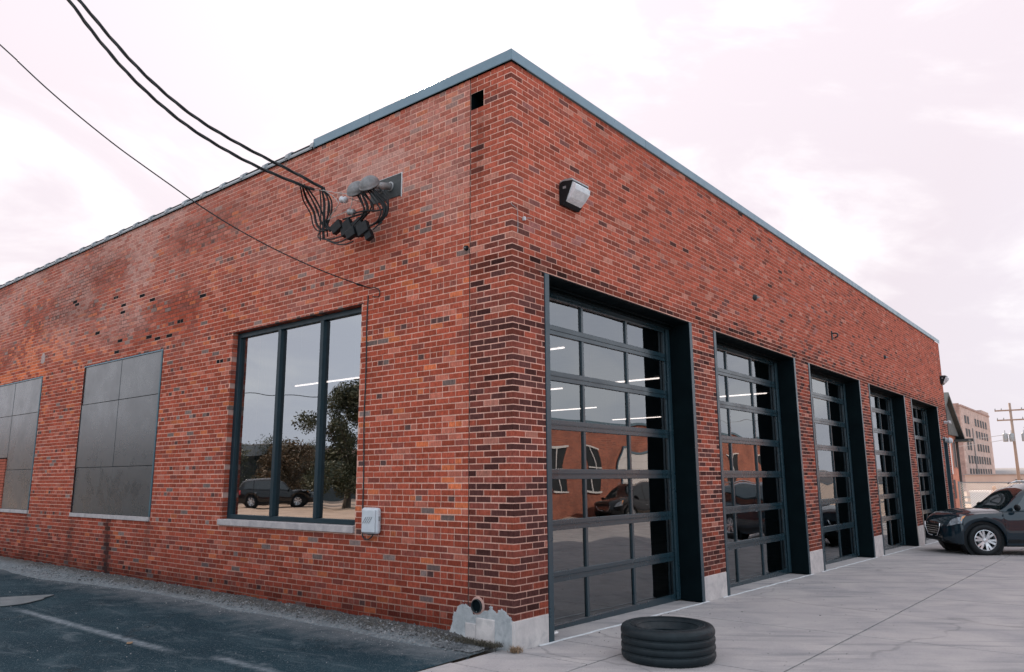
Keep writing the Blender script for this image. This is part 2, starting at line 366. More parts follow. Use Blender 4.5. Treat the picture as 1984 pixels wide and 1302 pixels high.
M['paint_grey'] = carpaint('car_paint_grey', (.05, .055, .06)); M['paint_black'] = carpaint('car_paint_black', (.004, .005, .006))
M['alloy'] = simple('alloy_wheel', (.50, .52, .55), (.66, .68, .70), 5, .25, metal=.7)
def wall_tex(name, ca, cb, mort, scale, rot=(math.pi/2, 0, 0)):
    t = NT(name); v = t.pos((1, 1, 1), rot)
    b = t.n('ShaderNodeTexBrick'); t.l(v, b.inputs['Vector']); b.inputs['Scale'].default_value = scale
    b.inputs['Color1'].default_value = tuple(ca)+(1,); b.inputs['Color2'].default_value = tuple(cb)+(1,); b.inputs['Mortar'].default_value = tuple(mort)+(1,)
    b.inputs['Mortar Size'].default_value = .012; b.inputs['Brick Width'].default_value = .5; b.inputs['Row Height'].default_value = .17
    c = t.mix(1., b.outputs[0], t.ramp(t.noise(t.pos(), .9, 6, .7), [(.3, .65), (.7, 1.2)]), 'MULTIPLY'); t.color(c); t.set(Roughness=.9); return t.m
M['far_brick'] = wall_tex('far_red_brick', (.40, .12, .07), (.26, .075, .05), (.45, .28, .22), 2.4)
M['house_brick'] = wall_tex('house_orange_brick', (.54, .22, .14), (.46, .17, .11), (.42, .25, .2), 2.4)
M['tower_brick'] = wall_tex('tower_tan_brick', (.46, .345, .30), (.42, .305, .27), (.46, .36, .33), 1.2)
M['tower_side'] = wall_tex('tower_brown_brick', (.34, .22, .19), (.29, .19, .165), (.36, .26, .24), 1.2, (math.pi/2, 0, math.pi/2))
M['far_white'] = simple('pale_render', (.42, .31, .26), (.50, .38, .32), .3, .9)
M['slate'] = simple('dark_roof', (.03, .04, .045), (.06, .07, .07), 3, .7)
M['grey_siding'] = simple('grey_siding', (.22, .20, .20), (.28, .26, .25), 3, .8)
M['far_glass'] = simple('far_window_glass', (.015, .02, .025), (.03, .035, .04), .3, .55, spec=.2)
M['foliage'] = simple('leaves_dark', (.020, .030, .014), (.075, .075, .030), .9, .6)
M['foliage2'] = simple('leaves_rust', (.05, .04, .018), (.13, .075, .035), 1.2, .6)
M['bark'] = simple('bark', (.05, .04, .035), (.09, .075, .06), 9, .9)
M['skin'] = simple('skin', (.50, .28, .20), (.55, .32, .23), 9, .6); M['shirt'] = simple('white_shirt', (.62, .63, .66), (.7, .7, .72), 9, .8)
M['hair'] = simple('fair_hair', (.42, .20, .08), (.5, .26, .12), 30, .7); M['trousers'] = simple('dark_trousers', (.03, .035, .05), (.05, .055, .07), 9, .8)

# ------------------------------------------------------------------ ground
def gz(x, y): return -.012-.0145*min(max(x, 0), 110)
g = MB(); xs = [-1500, -60, -12, 0, 5, 10, 15, 20, 25, 30, 60, 110, 1500]
g.grid([[(x, y, gz(x, 0)-.05) for y in (-1500, -30, 0, 30, 1500)] for x in xs])
tag(g.build('ground', M['ground']), 'pale packed yard and paving running off to the horizon', kind='structure')
# asphalt lot beside the side wall, behind the edge of the concrete apron
EDGE = .21
a = MB(); rows = []
for y in np.arange(EDGE, 36.1, .5):
    off = -.42+.16*float(fbm(y*.8, 3.1, 5))+(-.35 if y > 9 else 0)*float(sm(9, 12, y))
    rows.append([(-13, y, -.03), (-6, y, -.022), (off-1.2, y, -.016), (off+.15, y, .0)])
a.grid(rows); tag(a.build('asphalt_lot', M['asphalt']), 'dark worn asphalt parking lot beside the side wall', kind='structure')
# gravelly dirt strip piled along the wall foot
def strip_off(y): return -.50+.30*float(fbm(y*.9, 7.7, 3))-.30*float(sm(7.5, 10.5, y))
def strip_h(x, y):
    t_ = max(0., 1-x/strip_off(y)); return (.004+.085*t_**1.3+(.028*float(fbm(x*9, y*7, 9, 3))-.012))*(float(sm(.15, 1.2, y))*.9+.1)
rows = []
for y in np.arange(EDGE+.01, 26.01, .07):
    off = strip_off(y)
    r_ = []
    for k in range(9):
        t_ = k/8; x = off*(1-t_)
        hh = strip_h(x, y)
        r_.append((x-.002, y, hh))
    r_.insert(0, (off-.05, y, -.03)); rows.append(r_)
o = MB().grid(rows).build('gravel_strip', M['strip'], smooth=True)
tag(o, 'strip of gravel and dirt piled along the foot of the side wall', kind='structure')
# concrete apron: slabs with open joints over a dark bed
apron = empty('pavement'); tag(apron, 'concrete slab apron in front of the garage doors', kind='structure')
jb = MB(); jb.grid([[(x, y, gz(x, 0)-.022) for y in (-15.9, -7, 0, .2)] for x in (-20, 0, 8, 16, 24, 33)]); jb.build('joint_bed', M['joint'], apron)
def slab(x0, x1, y0, y1):
    b = MB(); g_ = .008; dz = random.uniform(-.0015, .0015)
    x0 += g_; x1 -= g_; y0 += g_; y1 -= g_
    n_ = 10; top = []
    for i in range(n_+1):      # slightly chipped long edges
        x = x0+(x1-x0)*i/n_; top.append((x, y0+random.uniform(0, .006), y1-random.uniform(0, .006)))
    vs = []; fs = []
    for x, ya, yb in top:
        z = gz(x, 0)+dz
        vs += [(x, ya, z-.05), (x, ya, z-.003), (x, ya+.005, z), (x, yb-.005, z), (x, yb, z-.003), (x, yb, z-.05)]
    for i in range(n_):
        for k in range(5): fs.append((i*6+k, (i+1)*6+k, (i+1)*6+k+1, i*6+k+1))
    fs += [(0, 1, 2, 3, 4, 5), tuple(n_*6+k for k in (5, 4, 3, 2, 1, 0))]
    return fixn(b.add(vs, fs).build('slab', M['slab'], apron))
XJ = [-16, -12, -8, -4.5, -.7, 3.1, 6.9, 10.7, 14.5, 18.3, 22.1, 26, 30, 33]
YJ = [-15.9, -11.8, -8.9, -5.6, -2.34]
for i in range(len(XJ)-1):
    for j in range(len(YJ)-1): slab(XJ[i], XJ[i+1], YJ[j], YJ[j+1])
    x0, x1 = XJ[i], XJ[i+1]
    if x1 <= -.7: slab(x0, x1, -2.34, -.85); slab(x0, x1, -.85, EDGE)
    elif x0 == -.7: slab(-.7, .78, -2.34, -.85); slab(-.7, .015, -.85, EDGE-.03); slab(.015, .78, -.85, -.004); slab(.78, 3.1, -2.34, -.004)
    else: slab(x0, x1, -2.34, -.004)
# worn patch of oil and grit on a slab, faded repair on the asphalt
pt = MB(); pts = []
for k in range(26):
    an = 2*math.pi*k/26; rx = .62*(1+.16*math.sin(3*an)+.08*math.sin(7*an)); pts.append((-2.0+rx*math.cos(an)*1.0, 7.72+.42*math.sin(an)*(1+.15*math.cos(4*an)), -.006))
pt.prism(pts, (0, 0, .008)); fixn(pt.build('repair_patch', M['patch'], None)); tag(bpy.data.objects['repair_patch'], 'pale worn repair patch in the asphalt', kind='structure')

# ------------------------------------------------------------------ the brick building
B = empty('brick_building'); tag(B, 'long single-storey red brick garage building with five dark glazed doors and a corner pilaster', 'building')
CO, ZP, BH = .0677, .27, .0562
ZTOP = 6.363; XE = 24.46; YE = 24.0
DOORS = [(.571, 4.306), (5.088, 8.867), (9.664, 13.467), (14.25, 18.128), (18.948, 22.927)]
ZH = 3.976
ENTRY = (23.35, 24.12, 2.98)
WIN = [(2.498, 5.522), (7.69, 10.86), (12.95, 16.2), (18.2, 21.4)]
WZ0, WZ1 = 1.115, 3.885
PIL = .624
op_f = [(a_, b_, -1, ZH) for a_, b_ in DOORS]+[(ENTRY[0], ENTRY[1], -1, ENTRY[2])]
op_s = [(a_, b_, WZ0-.09, WZ1) for a_, b_ in WIN]
HOLE = (.42, .617, 5.95, 6.16)
# --- wear maps (dirt, mortar wash) plus a paling with height, 0..1, in wall coordinates
def stain_side(u, z):
    s_ = .85*np.exp(-((u-.50)/.10)**2)*sm(4.7, 5.5, z)*(z < 6.0)*sm(.25, .6, fbm(u*9, z*2.2, 4))
    s_ = s_+1.15*np.exp(-((u-(9.24+.12*(z-1)))/.13)**2)*sm(1.05, .9, z)*(z < 1.05)
    s_ = s_+.55*np.exp(-((u-10.75)/.12)**2)*(z < 1.0)+.5*np.exp(-((u-7.75)/.10)**2)*sm(.2, .8, z)*(z < 1.0)+.4*np.exp(-((u-13.0)/.14)**2)*(z < 1.)
    s_ = s_+.30*np.exp(-((u-4.9)/.3)**2)*(z < 1.0)*sm(.3, .9, z)+.45*np.exp(-((u-4.35)/.06)**2)*(z < 1.03)*sm(.3, .9, z)
    s_ = s_+.30*sm(.60, .80, fbm(u*.55, z*.75, 21))*sm(4.2, 5.2, z)*sm(5.0, 7.5, u)
    s_ = s_+.30*np.exp(-(((u-10.5)/1.3)**2+((z-5.75)/.35)**2))+.42*np.exp(-(((u-11.6)/1.0)**2+((z-5.1)/.25)**2))+.2*np.exp(-(((u-6.4)/1.6)**2+((z-5.8)/.3)**2))
    return np.clip(s_, 0, 1)
def pale_side(u, z):
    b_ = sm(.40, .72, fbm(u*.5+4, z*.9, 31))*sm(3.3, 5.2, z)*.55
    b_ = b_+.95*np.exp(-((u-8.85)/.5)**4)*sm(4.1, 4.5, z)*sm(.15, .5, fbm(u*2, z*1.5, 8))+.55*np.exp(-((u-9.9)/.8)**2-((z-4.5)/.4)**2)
    b_ = b_+.36*sm(4.0, 6.2, z)  # even paling of the side wall towards its top
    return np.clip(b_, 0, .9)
def orange_side(u, z):
    o_ = 1.0*np.exp(-(((u-12.6)/1.9)**2+((z-4.3)/.42)**2))+.8*np.exp(-(((u-14.5)/1.5)**2+((z-4.1)/.5)**2))
    return np.clip(o_*sm(.35, .6, fbm(u*1.3, z*2.1, 41))*1.2, 0, 1)
def lowdirt(z): return sm(1.7, .1, z)
MISSING = [(11.33,4.63),(10.48,4.5),(10.61,4.43),(10.32,4.36),(9.26,4.36),(9.43,4.22),(8.25,4.16),(7.96,4.09),(7.56,4.09),(9.56,4.01),(9.40,4.02),(11.61,5.28),(9.76,5.1),
           (8.85,4.91),(9.34,4.9),(9.39,4.78),(10.21,4.84),(8.26,4.85),(8.71,4.98),(6.2,3.69),(6.95,3.63),(5.73,4.19),(5.86,3.49),(6.55,4.62),(7.2,4.32)]
def pal_side(u, z, head):
    r = random.random()
    if r < .70: c = np.array((.355, .078, .046))*random.uniform(.70, 1.14)
    elif r < .78: c = np.array((.44, .14, .095))*random.uniform(.85, 1.12)
    elif r < .88: c = np.array((.24, .068, .050))*random.uniform(.8, 1.2)
    elif r < .91+.04*float(sm(2.2, 3.5, z)): c = np.array((.52, .145, .065))*random.uniform(.75, 1.0)
    elif r < .97: c = np.array((.30, .072, .048))*random.uniform(.8, 1.15)
    else: c = np.array((.20, .145, .130))*random.uniform(.7, 1.3)
    if head and random.random() < .10: c = np.array((.10, .055, .05))
    oz = float(orange_side(u, z))
    if random.random() < oz*.75: c = np.array((.60, .155, .065))*random.uniform(.75, 1.1)
    near = float(np.exp(-((u-.9)/.35)**2))*(1.2 < z < 4.3)
    if random.random() < near*.10: c = np.array((.60, .16, .07))*random.uniform(.8, 1.05)
    b_ = float(pale_side(u, z)); b2 = b_*random.uniform(.4, 1.2)
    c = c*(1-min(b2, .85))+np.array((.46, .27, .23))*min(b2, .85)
    ld = float(lowdirt(z))*random.uniform(.4, 1.); c = c*(1-.60*ld*np.array((.92, 1., .93)))
    c = c*(1-.45*float(sm(.42, .10, z))*random.uniform(.5, 1.2)); s_ = float(stain_side(u, z))*random.uniform(.7, 1.1); return c*(1-min(s_, .95)*.88)+np.array((.008, .011, .013))*min(s_, .95)
def pal_front(u, z, head, pil=False):
    k = float(sm(4.75, 3.3, z)); darkp = (.40 if pil else .33)*k+.03; midp = .26*k+.09
    r = random.random()
    if r < darkp: c = np.array((.070, .028, .025))*random.uniform(.65, 1.7)*(1 if z < 4.3 or random.random() < .25 else 2.3)
    elif r < darkp+midp: c = np.array((.175, .050, .037))*random.uniform(.7, 1.35)
    elif r < .965: c = np.array((.315, .076, .048))*random.uniform(.70, 1.18)*(1-.14*k)
    else: c = np.array((.38, .155, .115))*random.uniform(.8, 1.05)
    c = c*(1.0+.10*(1-k))+np.array((.012, .008, .006))*(1-k)
    if ZH-.02 < z < ZH+.16: c = c*random.uniform(.35, .85)
    return c*(1-.22*float(lowdirt(z)))
def mort_side(u, z):
    c = np.array([.66, .385, .305])[None, :]*np.ones((len(u), 1))
    b_ = pale_side(u, z)[:, None]; c = c*(1-.35*b_)+np.array([.66, .48, .44])*.35*b_
    dj = np.clip(sm(.54, .70, fbm(u*.7+9, z*1.1, 51))*sm(3.6, 4.6, z)*sm(4.5, 6.0, u)+.9*np.exp(-(((u-10.3)/1.2)**2+((z-5.7)/.4)**2)**2)+.9*np.exp(-(((u-6.6)/1.3)**2+((z-5.75)/.35)**2)**2), 0, 1)[:, None]; c = c*(1-.80*dj)
    c = c*(1-.42*lowdirt(z)[:, None])*(1-.55*sm(.40, .10, z)[:, None]); s_ = stain_side(u, z)[:, None]; return c*(1-.88*s_)+.006*s_
def mort_front(u, z):
    c = np.array([.74, .43, .345])[None, :]*np.ones((len(u), 1)); return c*(1-.22*lowdirt(z)[:, None])*(.62+.5*fbm(u*1.5, z*2, 3)[:, None])*(1-.22*sm(3.9, 5, z)*sm(.6, 2, u))[:, None]

bricks = []     # (axis, u0,u1,z0,z1, color, kind)  axis 0: front wall (along x), 1: side wall (along y), 2: corner
def clip(u0, u1, z0, z1, ops):
    for a_, b_, c_, d_ in ops:
        if u1 <= a_ or u0 >= b_ or z1 <= c_ or z0 >= d_: continue
        inu = min(u1, b_)-max(u0, a_); inz = min(z1, d_)-max(z0, c_)
        if inz < (z1-z0)*.75 and inu > (u1-u0)*.2 and (z1 > d_ or z0 < c_):
            if z1 > d_: z0 = d_
            else: z1 = c_
        elif u0 < a_ and (a_-u0) >= (u1-b_): u1 = a_-.002
        elif u1 > b_: u0 = b_+.002
        else: return None
        if u1-u0 < .025 or z1-z0 < .012: return None
    return u0, u1, z0, z1
MOD = .208; J = .012
for n in range(-4, 90):
    z0 = ZP+n*CO+.0057; z1 = z0+BH; even = n % 2 == 0; zc = (z0+z1)/2
    if n >= 0:
        col = pal_front(.1, zc, False, True)
        bricks.append([2, .096 if even else .196, .196 if even else .096, z0, z1, col])
    # front wall
    if n >= 0:
        u = .108 if even else .208
        while u < XE-.02:
            u1 = min(u+MOD-J, XE)
            c_ = clip(u, u1, z0, z1, op_f)
            if c_:
                bricks.append([0, *c_, pal_front((u+u1)/2, zc, False, u < .6)])
            u += MOD
    # pilaster return on the side wall
    if n >= 0:
        u = .208 if even else .108
        while u < PIL-.02:
            u1 = min(u+MOD-J, PIL-.006)
            c_ = clip(u, u1, z0, z1, [HOLE, ])
            if c_:
                cc = pal_front(.1, zc, False, True); s_ = float(stain_side((u+u1)/2, zc))*random.uniform(.75, 1.1)
                bricks.append([1, *c_, cc*(1-min(.95, s_)*.9)])
            u += MOD
    # side wall, common bond: headers every sixth course
    head = (n-5) % 6 == 0
    wv = random.uniform(0, 6)
    u = PIL+.008-(0 if (even or head) else MOD/2)
    mod = .1025 if head else .2065
    while u < YE:
        uu = u; um = mod*(1+random.uniform(-.012, .012)); u1 = u+um-J; u += um
        if u1 < PIL+.03: continue
        uu = max(uu, PIL+.006)
        c_ = clip(uu, u1, z0+random.uniform(-.0012, .0012)+.0018*math.sin(u*1.1+wv), z1+random.uniform(-.0016, .0008)+.0018*math.sin(u*1.1+wv), op_s)
        if c_:
            uc = (c_[0]+c_[1])/2; black = any(abs(uc-a_) < .062 and abs(zc-b_) < CO*.52 for a_, b_ in MISSING)
            if n < 0 and zc < .02: continue
            bricks.append([1, *c_, np.array((.012, .013, .015)) if black else pal_side(uc, zc, head)])  # near-black brick stands in for the dark gap of a missing one
# projected size, to choose the 300 that show largest
def px(P):
    d = Vector(P)-CAM; zz = d.dot(cf); return (512+755.4*d.dot(cr)/zz, 336-755.4*d.dot(cu)/zz) if zz > .2 else (1e4, 1e4)
def size(b):
    k, u0, u1, z0, z1 = b[:5]; sz = 0
    if k == 2: fs = [[(0, 0, z0), (u0, 0, z0), (u0, 0, z1), (0, 0, z1)], [(0, 0, z0), (0, u1, z0), (0, u1, z1), (0, 0, z1)]]
    elif k == 0: fs = [[(u0, 0, z0), (u1, 0, z0), (u1, 0, z1), (u0, 0, z1)]]
    else: fs = [[(0, u0, z0), (0, u1, z0), (0, u1, z1), (0, u0, z1)]]
    for f in fs:
        p = [px(q_) for q_ in f]
        if not (-5 < p[0][0] < 1029 and -5 < p[0][1] < 677): return 0
        sz += abs(sum(p[i][0]*p[(i+1) % 4][1]-p[(i+1) % 4][0]*p[i][1] for i in range(4)))/2
    return sz
order = sorted(range(len(bricks)), key=lambda i: -size(bricks[i])); single = set(order[:300])
# walls: mortar sheets with openings, grid-coloured
def sheet(axis, U0, U1, Z0, Z1, ops, fn, off, step, name, holes=()):
    us = set(np.round(np.arange(U0, U1, step), 4)) | {U1}; zs = set(np.round(np.arange(Z0, Z1, step), 4)) | {Z1}
    for a_, b_, c_, d_ in ops: us |= {a_, b_}; zs |= {min(max(c_, Z0), Z1), d_}
    us = np.array(sorted(x for x in us if U0 <= x <= U1)); zs = np.array(sorted(x for x in zs if Z0 <= x <= Z1))
    UU, ZZ = np.meshgrid(us, zs, indexing='ij'); nz = len(zs)
    wob = .0008*(vnoise(UU*30, ZZ*30, 2)-.5)
    P = np.stack([UU, off+wob, ZZ] if axis == 0 else [off+wob, UU, ZZ], -1).reshape(-1, 3)
    F = []
    for i in range(len(us)-1):
        uc = (us[i]+us[i+1])/2
        for j in range(nz-1):
            zc = (zs[j]+zs[j+1])/2
            if any(a_ < uc < b_ and c_ < zc < d_ for a_, b_, c_, d_ in ops): continue
            q_ = (i*nz+j, (i+1)*nz+j, (i+1)*nz+j+1, i*nz+j+1); F.append(q_ if axis == 0 else q_[::-1])
    me = bpy.data.meshes.new(name); me.from_pydata(P.tolist(), [], F); me.materials.append(M['mortar'])
    ca = me.color_attributes.new('Col', 'FLOAT_COLOR', 'POINT'); cc = np.ones((len(P), 4)); cc[:, :3] = fn(UU.ravel(), ZZ.ravel())
    ca.data.foreach_set('color', cc.ravel()); o = bpy.data.objects.new(name, me); COL.objects.link(o); o.parent = B; return o
wall_f = sheet(0, 0.0028, XE, -.4, ZTOP, op_f, mort_front, .0028, .08, 'wall'); wall_f['label'] = 'front wall of dark and red mixed brick'
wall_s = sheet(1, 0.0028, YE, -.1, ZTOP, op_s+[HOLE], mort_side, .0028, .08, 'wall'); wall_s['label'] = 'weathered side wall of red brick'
# brick boxes
def boxgeo(b, jit=True):
    k, u0, u1, z0, z1 = b[:5]; p = random.uniform(-.0013, .0009) if jit else 0; d = .105
    if k == 0: return (u0, -p, z0), (u1, d, z1)
    if k == 1: return (-p, u0, z0), (d, u1, z1)
    return (0, 0, z0), (u0, u1, z1)
def black_recess(b): return b[5][0] < .013 and b[0] == 1
V = []; F = []; C = []
FB = [(0,3,2,1),(4,5,6,7),(0,1,5,4),(1,2,6,5),(2,3,7,6),(3,0,4,7)]
for i, b in enumerate(bricks):
    if i in single: continue
    (x0, y0, z0), (x1, y1, z1) = boxgeo(b)
    if black_recess(b): x0 = .0015
    base = len(V); V += [(x0,y0,z0),(x1,y0,z0),(x1,y1,z0),(x0,y1,z0),(x0,y0,z1),(x1,y0,z1),(x1,y1,z1),(x0,y1,z1)]
    F += [tuple(base+q_ for q_ in f) for f in FB]; C += [(*b[5], 1)]*8
me = bpy.data.meshes.new('brickwork'); me.from_pydata(V, [], F); me.materials.append(M['brick'])
ca = me.color_attributes.new('Col', 'FLOAT_COLOR', 'POINT'); ca.data.foreach_set('color', np.array(C).ravel())
bw_ = bpy.data.objects.new('brickwork', me); COL.objects.link(bw_); bw_.parent = B; tag(bw_, kind='stuff')
cache = {}
def chamf(sx_, sy_, sz_, c=.0022):      # box 0..s with chamfered outer vertical/horizontal edges
    key = (round(sx_, 3), round(sy_, 3), round(sz_, 3))
    if key in cache: return cache[key]
    x, y, z = key; v = []
    for zz, cc in ((0, c), (c, 0), (z-c, 0), (z, c)):
        v += [(cc, cc, zz), (x-0, cc, zz), (x-0, y-0, zz), (cc, y-0, zz)]
    f = [(3, 2, 1, 0), (12, 13, 14, 15)]
    for l in range(3):
        for k in range(4): f.append((l*4+k, l*4+(k+1) % 4, (l+1)*4+(k+1) % 4, (l+1)*4+k))
    me = bpy.data.meshes.new('brick'); me.from_pydata(v, [], f); me.materials.append(M['brick_single']); cache[key] = me; return me
for i in sorted(single, key=lambda i: order.index(i)):
    b = bricks[i]; a_, c_ = boxgeo(b, True); me = chamf(c_[0]-a_[0], c_[1]-a_[1], c_[2]-a_[2])
    o = inst(me, 'brick', wall_f if b[0] in (0, 2) else wall_s, a_); o.color = (*b[5], 1)
# inner skins, roof, floor, back walls
s_ = MB()
def inner(axis, off, L, ops, z1):
    e = sorted({.60, L-.03, *[x for o_ in ops for x in o_[:2] if x > .6]})
    for i in range(len(e)-1):
        uc = (e[i]+e[i+1])/2; hit = [o_ for o_ in ops if o_[0] < uc < o_[1]]
        segs = [(-.4, z1)] if not hit else ([(-.4, hit[0][2])] if hit[0][2] > -.4 else [])+[(hit[0][3], z1)]
        for za, zb in segs:
            A = (e[i], off, za); Bq = (e[i+1], off+.02, zb)
            if axis: A = (off, e[i], za); Bq = (off+.02, e[i+1], zb)
            s_.box(A, Bq)
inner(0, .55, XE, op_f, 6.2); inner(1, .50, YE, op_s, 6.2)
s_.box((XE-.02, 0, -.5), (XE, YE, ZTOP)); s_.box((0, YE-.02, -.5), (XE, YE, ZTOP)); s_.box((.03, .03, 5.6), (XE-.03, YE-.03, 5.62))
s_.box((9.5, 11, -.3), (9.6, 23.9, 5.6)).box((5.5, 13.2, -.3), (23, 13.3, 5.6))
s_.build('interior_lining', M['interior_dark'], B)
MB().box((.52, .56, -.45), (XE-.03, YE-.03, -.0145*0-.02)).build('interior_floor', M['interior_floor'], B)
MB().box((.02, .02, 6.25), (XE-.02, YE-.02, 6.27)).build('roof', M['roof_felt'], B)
# reveals of openings in the side wall (mortar-coloured, behind the brick ends)
rv = MB()
for a_, b_ in WIN[:1]:
    rv.box((.004, b_+.008, WZ0-.09), (.5, b_+.012, WZ1)).box((.004, a_-.012, WZ0-.09), (.5, a_-.008, WZ1)).box((.012, a_, WZ1+.001), (.5, b_, WZ1+.004)).box((.1, a_, WZ0-.1), (.5, b_, WZ0-.095))
ro = rv.build('reveal', M['reveal_mortar'], B)
# hole under the coping
hb = MB(); y0, y1, z0, z1 = HOLE
hb.box((.28, y0, z0), (.29, y1, z1)).box((.008, y0-.004, z0), (.28, y0, z1)).box((.008, y1, z0), (.28, y1+.004, z1)).box((.008, y0, z0-.004), (.28, y1, z0)).box((.008, y0, z1), (.28, y1, z1+.004))
hb.build('wall_hole', M['jamb_black'], B)
# expansion joint between pilaster and side wall
MB().box((-.0004, PIL-.004, .34), (.02, PIL+.004, ZTOP-.01)).build('expansion_joint', M['black'], B)
# coping metal: front run and short return, with lap joints
cp = MB(); ZC0, ZC1 = ZTOP+.004, 6.495
def copseg(axis, a_, b_):
    o_ = MB()
    pr = [(-.035, ZC0), (-.035, ZC1-.006), (-.028, ZC1), (.30, ZC1-.02), (.30, ZC1-.03), (-.022, ZC1-.012), (-.022, ZC0+.0), (-.030, ZC0-.008)]
    if axis == 0: P = [(a_, p_, q_) for p_, q_ in pr]; off = (b_-a_, 0, 0)
    else: P = [(p_, a_, q_) for p_, q_ in pr]; off = (0, b_-a_, 0)
    o_.prism(P, off); return fixn(o_.build('coping_strip', M['cap'], B))
e = [-.033, 3.05, 6.1, 9.15, 12.2, 15.25, 18.3, 21.4, XE+.03]
for i in range(8): copseg(0, e[i]+(.0 if i else 0), e[i+1]-.006)
e = [-.030, 2.42, 3.644]
copseg(1, e[0], e[1]-.006); copseg(1, e[1], e[2])
sh = MB().box((.002, .004, ZTOP-.02), (.0058, XE, ZTOP+.05)).box((.002, 0, ZTOP-.02), (.0058, 3.6, ZTOP+.05)).box((.01, .01, ZTOP), (.3, XE, ZC1-.03)).box((.01, .3, ZTOP), (.3, 3.6, ZC1-.03)); sh.build('parapet_core', M['black'], B)
sh = MB().box((-.012, -.012, ZTOP-.006), (.1, XE, ZTOP+.003)); sh.box((-.012, .1, ZTOP-.006), (.1, 3.62, ZTOP+.003)); sh.build('coping_cleat', M['black'], B)
# glazed clay coping tiles with collars further back (a collar every .61 m)
tl = MB(); rr_ = []
for k in range(7): an = math.pi*(-.06+1.12*k/6); rr_.append((.10-.135*math.cos(an), .075*math.sin(an)))
tl.grid([[(x, y_, z) for x, z in rr_] for y_ in (0, .60)])
cl_ = [(.10+(x-.10)*1.16, z*1.55+.012) for x, z in rr_]; tl.grid([[(x, y_, z) for x, z in cl_] for y_ in (-.03, .045)]); tl.add([(x, .045, z) for x, z in cl_]+[(x, .045, z-.03) for x, z in rr_], [(i+7, i+8, i+1, i) for i in range(6)])
tl.add([(x, -.03, z) for x, z in cl_]+[(x, -.03, z-.03) for x, z in rr_], [(i, i+1, i+8, i+7) for i in range(6)])
tl.add([(-.035-.012, 0, -.01), (-.035-.012, .6, -.01), (-.035-.006, .6, -.03), (-.035-.006, 0, -.03)], [(0, 1, 2, 3)])
tme = tl.mesh('coping_tile', M['clay_cap'], True)
for i in range(33):
    inst(tme, 'coping_tile', B, (0, 3.66+.61*i, ZTOP+.018+random.uniform(-.003, .003)))
MB().box((.0, 3.66, ZTOP), (.3, YE, ZTOP+.012)).build('coping_bed', M['mortar'], B)
# plinth blocks
def plinth(x0, x1, z1=ZP):
    o_ = MB().box((x0, -.006, -.5), (x1, .06, z1)).build('plinth_block', M['plinth'], B); bevel(o_, .008); return o_
plinth(-.008, DOORS[0][0]-.002)
for i in range(4): plinth(DOORS[i][1]+.003, DOORS[i+1][0]-.003)
plinth(DOORS[4][1]+.003, ENTRY[0]-.003); plinth(ENTRY[1]+.003, XE)
for (ya, yb, z1, mm, pr) in ((.062, .245, .262, 'parge', .010), (.249, .50, .262, 'plinth', .02), (.503, PIL+.03, .20, 'plinth', .016)):
    o_ = MB().box((-pr, ya, -.3), (.05, yb, z1)).build('plinth_block', M[mm], B); bevel(o_, .01)
# ragged cement patch over the lowest bricks
def ragged(pts, x0, th, mat):
    P = []
    for i in range(len(pts)):
        a_ = Vector(pts[i]); b_ = Vector(pts[(i+1) % len(pts)])
        for k in range(9):
            p = a_.lerp(b_, k/9); P.append((x0, p.x+random.uniform(-.010, .010), p.y+random.uniform(-.014, .014)))
    return fixn(MB().prism(P, (-th, 0, 0)).build('cement_patch', mat, B))
def parging():
    h = .0085; ny, nz_ = 108, 52; ys = [.02+h*i for i in range(ny)]; zs = [-.02+h*j for j in range(nz_)]
    tops = [(.0, .20), (.04, .30), (.10, .335), (.17, .385), (.24, .36), (.30, .38), (.38, .35), (.44, .31), (.56, .31), (.64, .385), (.70, .41), (.76, .34), (.83, .29), (.88, .10), (.92, -.1)]
    def top(y):
        for a_, b_ in zip(tops, tops[1:]):
            if a_[0] <= y <= b_[0]: return a_[1]+(b_[1]-a_[1])*(y-a_[0])/(b_[0]-a_[0])
        return -1
    ins = [[zs[j] < top(ys[i])+.055*(float(fbm(ys[i]*26, zs[j]*26, 17, 3))-.5)*2 for j in range(nz_)] for i in range(ny)]
    V = []; idx = {}
    F = []
    def vert(i, j):
        if (i, j) not in idx:
            edge = not all(0 <= i+a < ny and 0 <= j+b < nz_ and ins[i+a][j+b] for a in (-1, 0, 1) for b in (-1, 0, 1) if j+b >= 0)
            th = .0012 if edge else .0055+.006*float(fbm(ys[i]*9, zs[j]*9, 23, 3))+.002*random.random(); idx[(i, j)] = len(V); V.append((-th, ys[i]+random.uniform(-.002, .002), zs[j]+random.uniform(-.002, .002)))
        return idx[(i, j)]
    for i in range(ny-1):
        for j in range(nz_-1):
            if ins[i][j] and ins[i+1][j] and ins[i][j+1] and ins[i+1][j+1]: F.append((vert(i, j), vert(i, j+1), vert(i+1, j+1), vert(i+1, j)))
    MB().add(V, F).build('cement_patch', M['parge'], B, smooth=True)
parging()
# pipe stub in the wall
fixn(MB().lathe([(.066, -.004), (.070, -.010), (.086, -.009), (.094, .002)], (0, .49, .375), axis=0, n=28).build('pipe_collar', M['reveal_mortar'], B))
MB().lathe([(.067, -.006), (0, -.006)], (0, .49, .375), axis=0, n=28).build('bore_shade', M['jamb_black'], B)  # flat black disc stands in for the shade inside the pipe
fixn(MB().lathe([(.062, -.006), (.062, -.030), (.069, -.030), (.069, -.002)], (0, .49, .375), axis=0, n=28).build('pipe_stub', M['cable'], B))

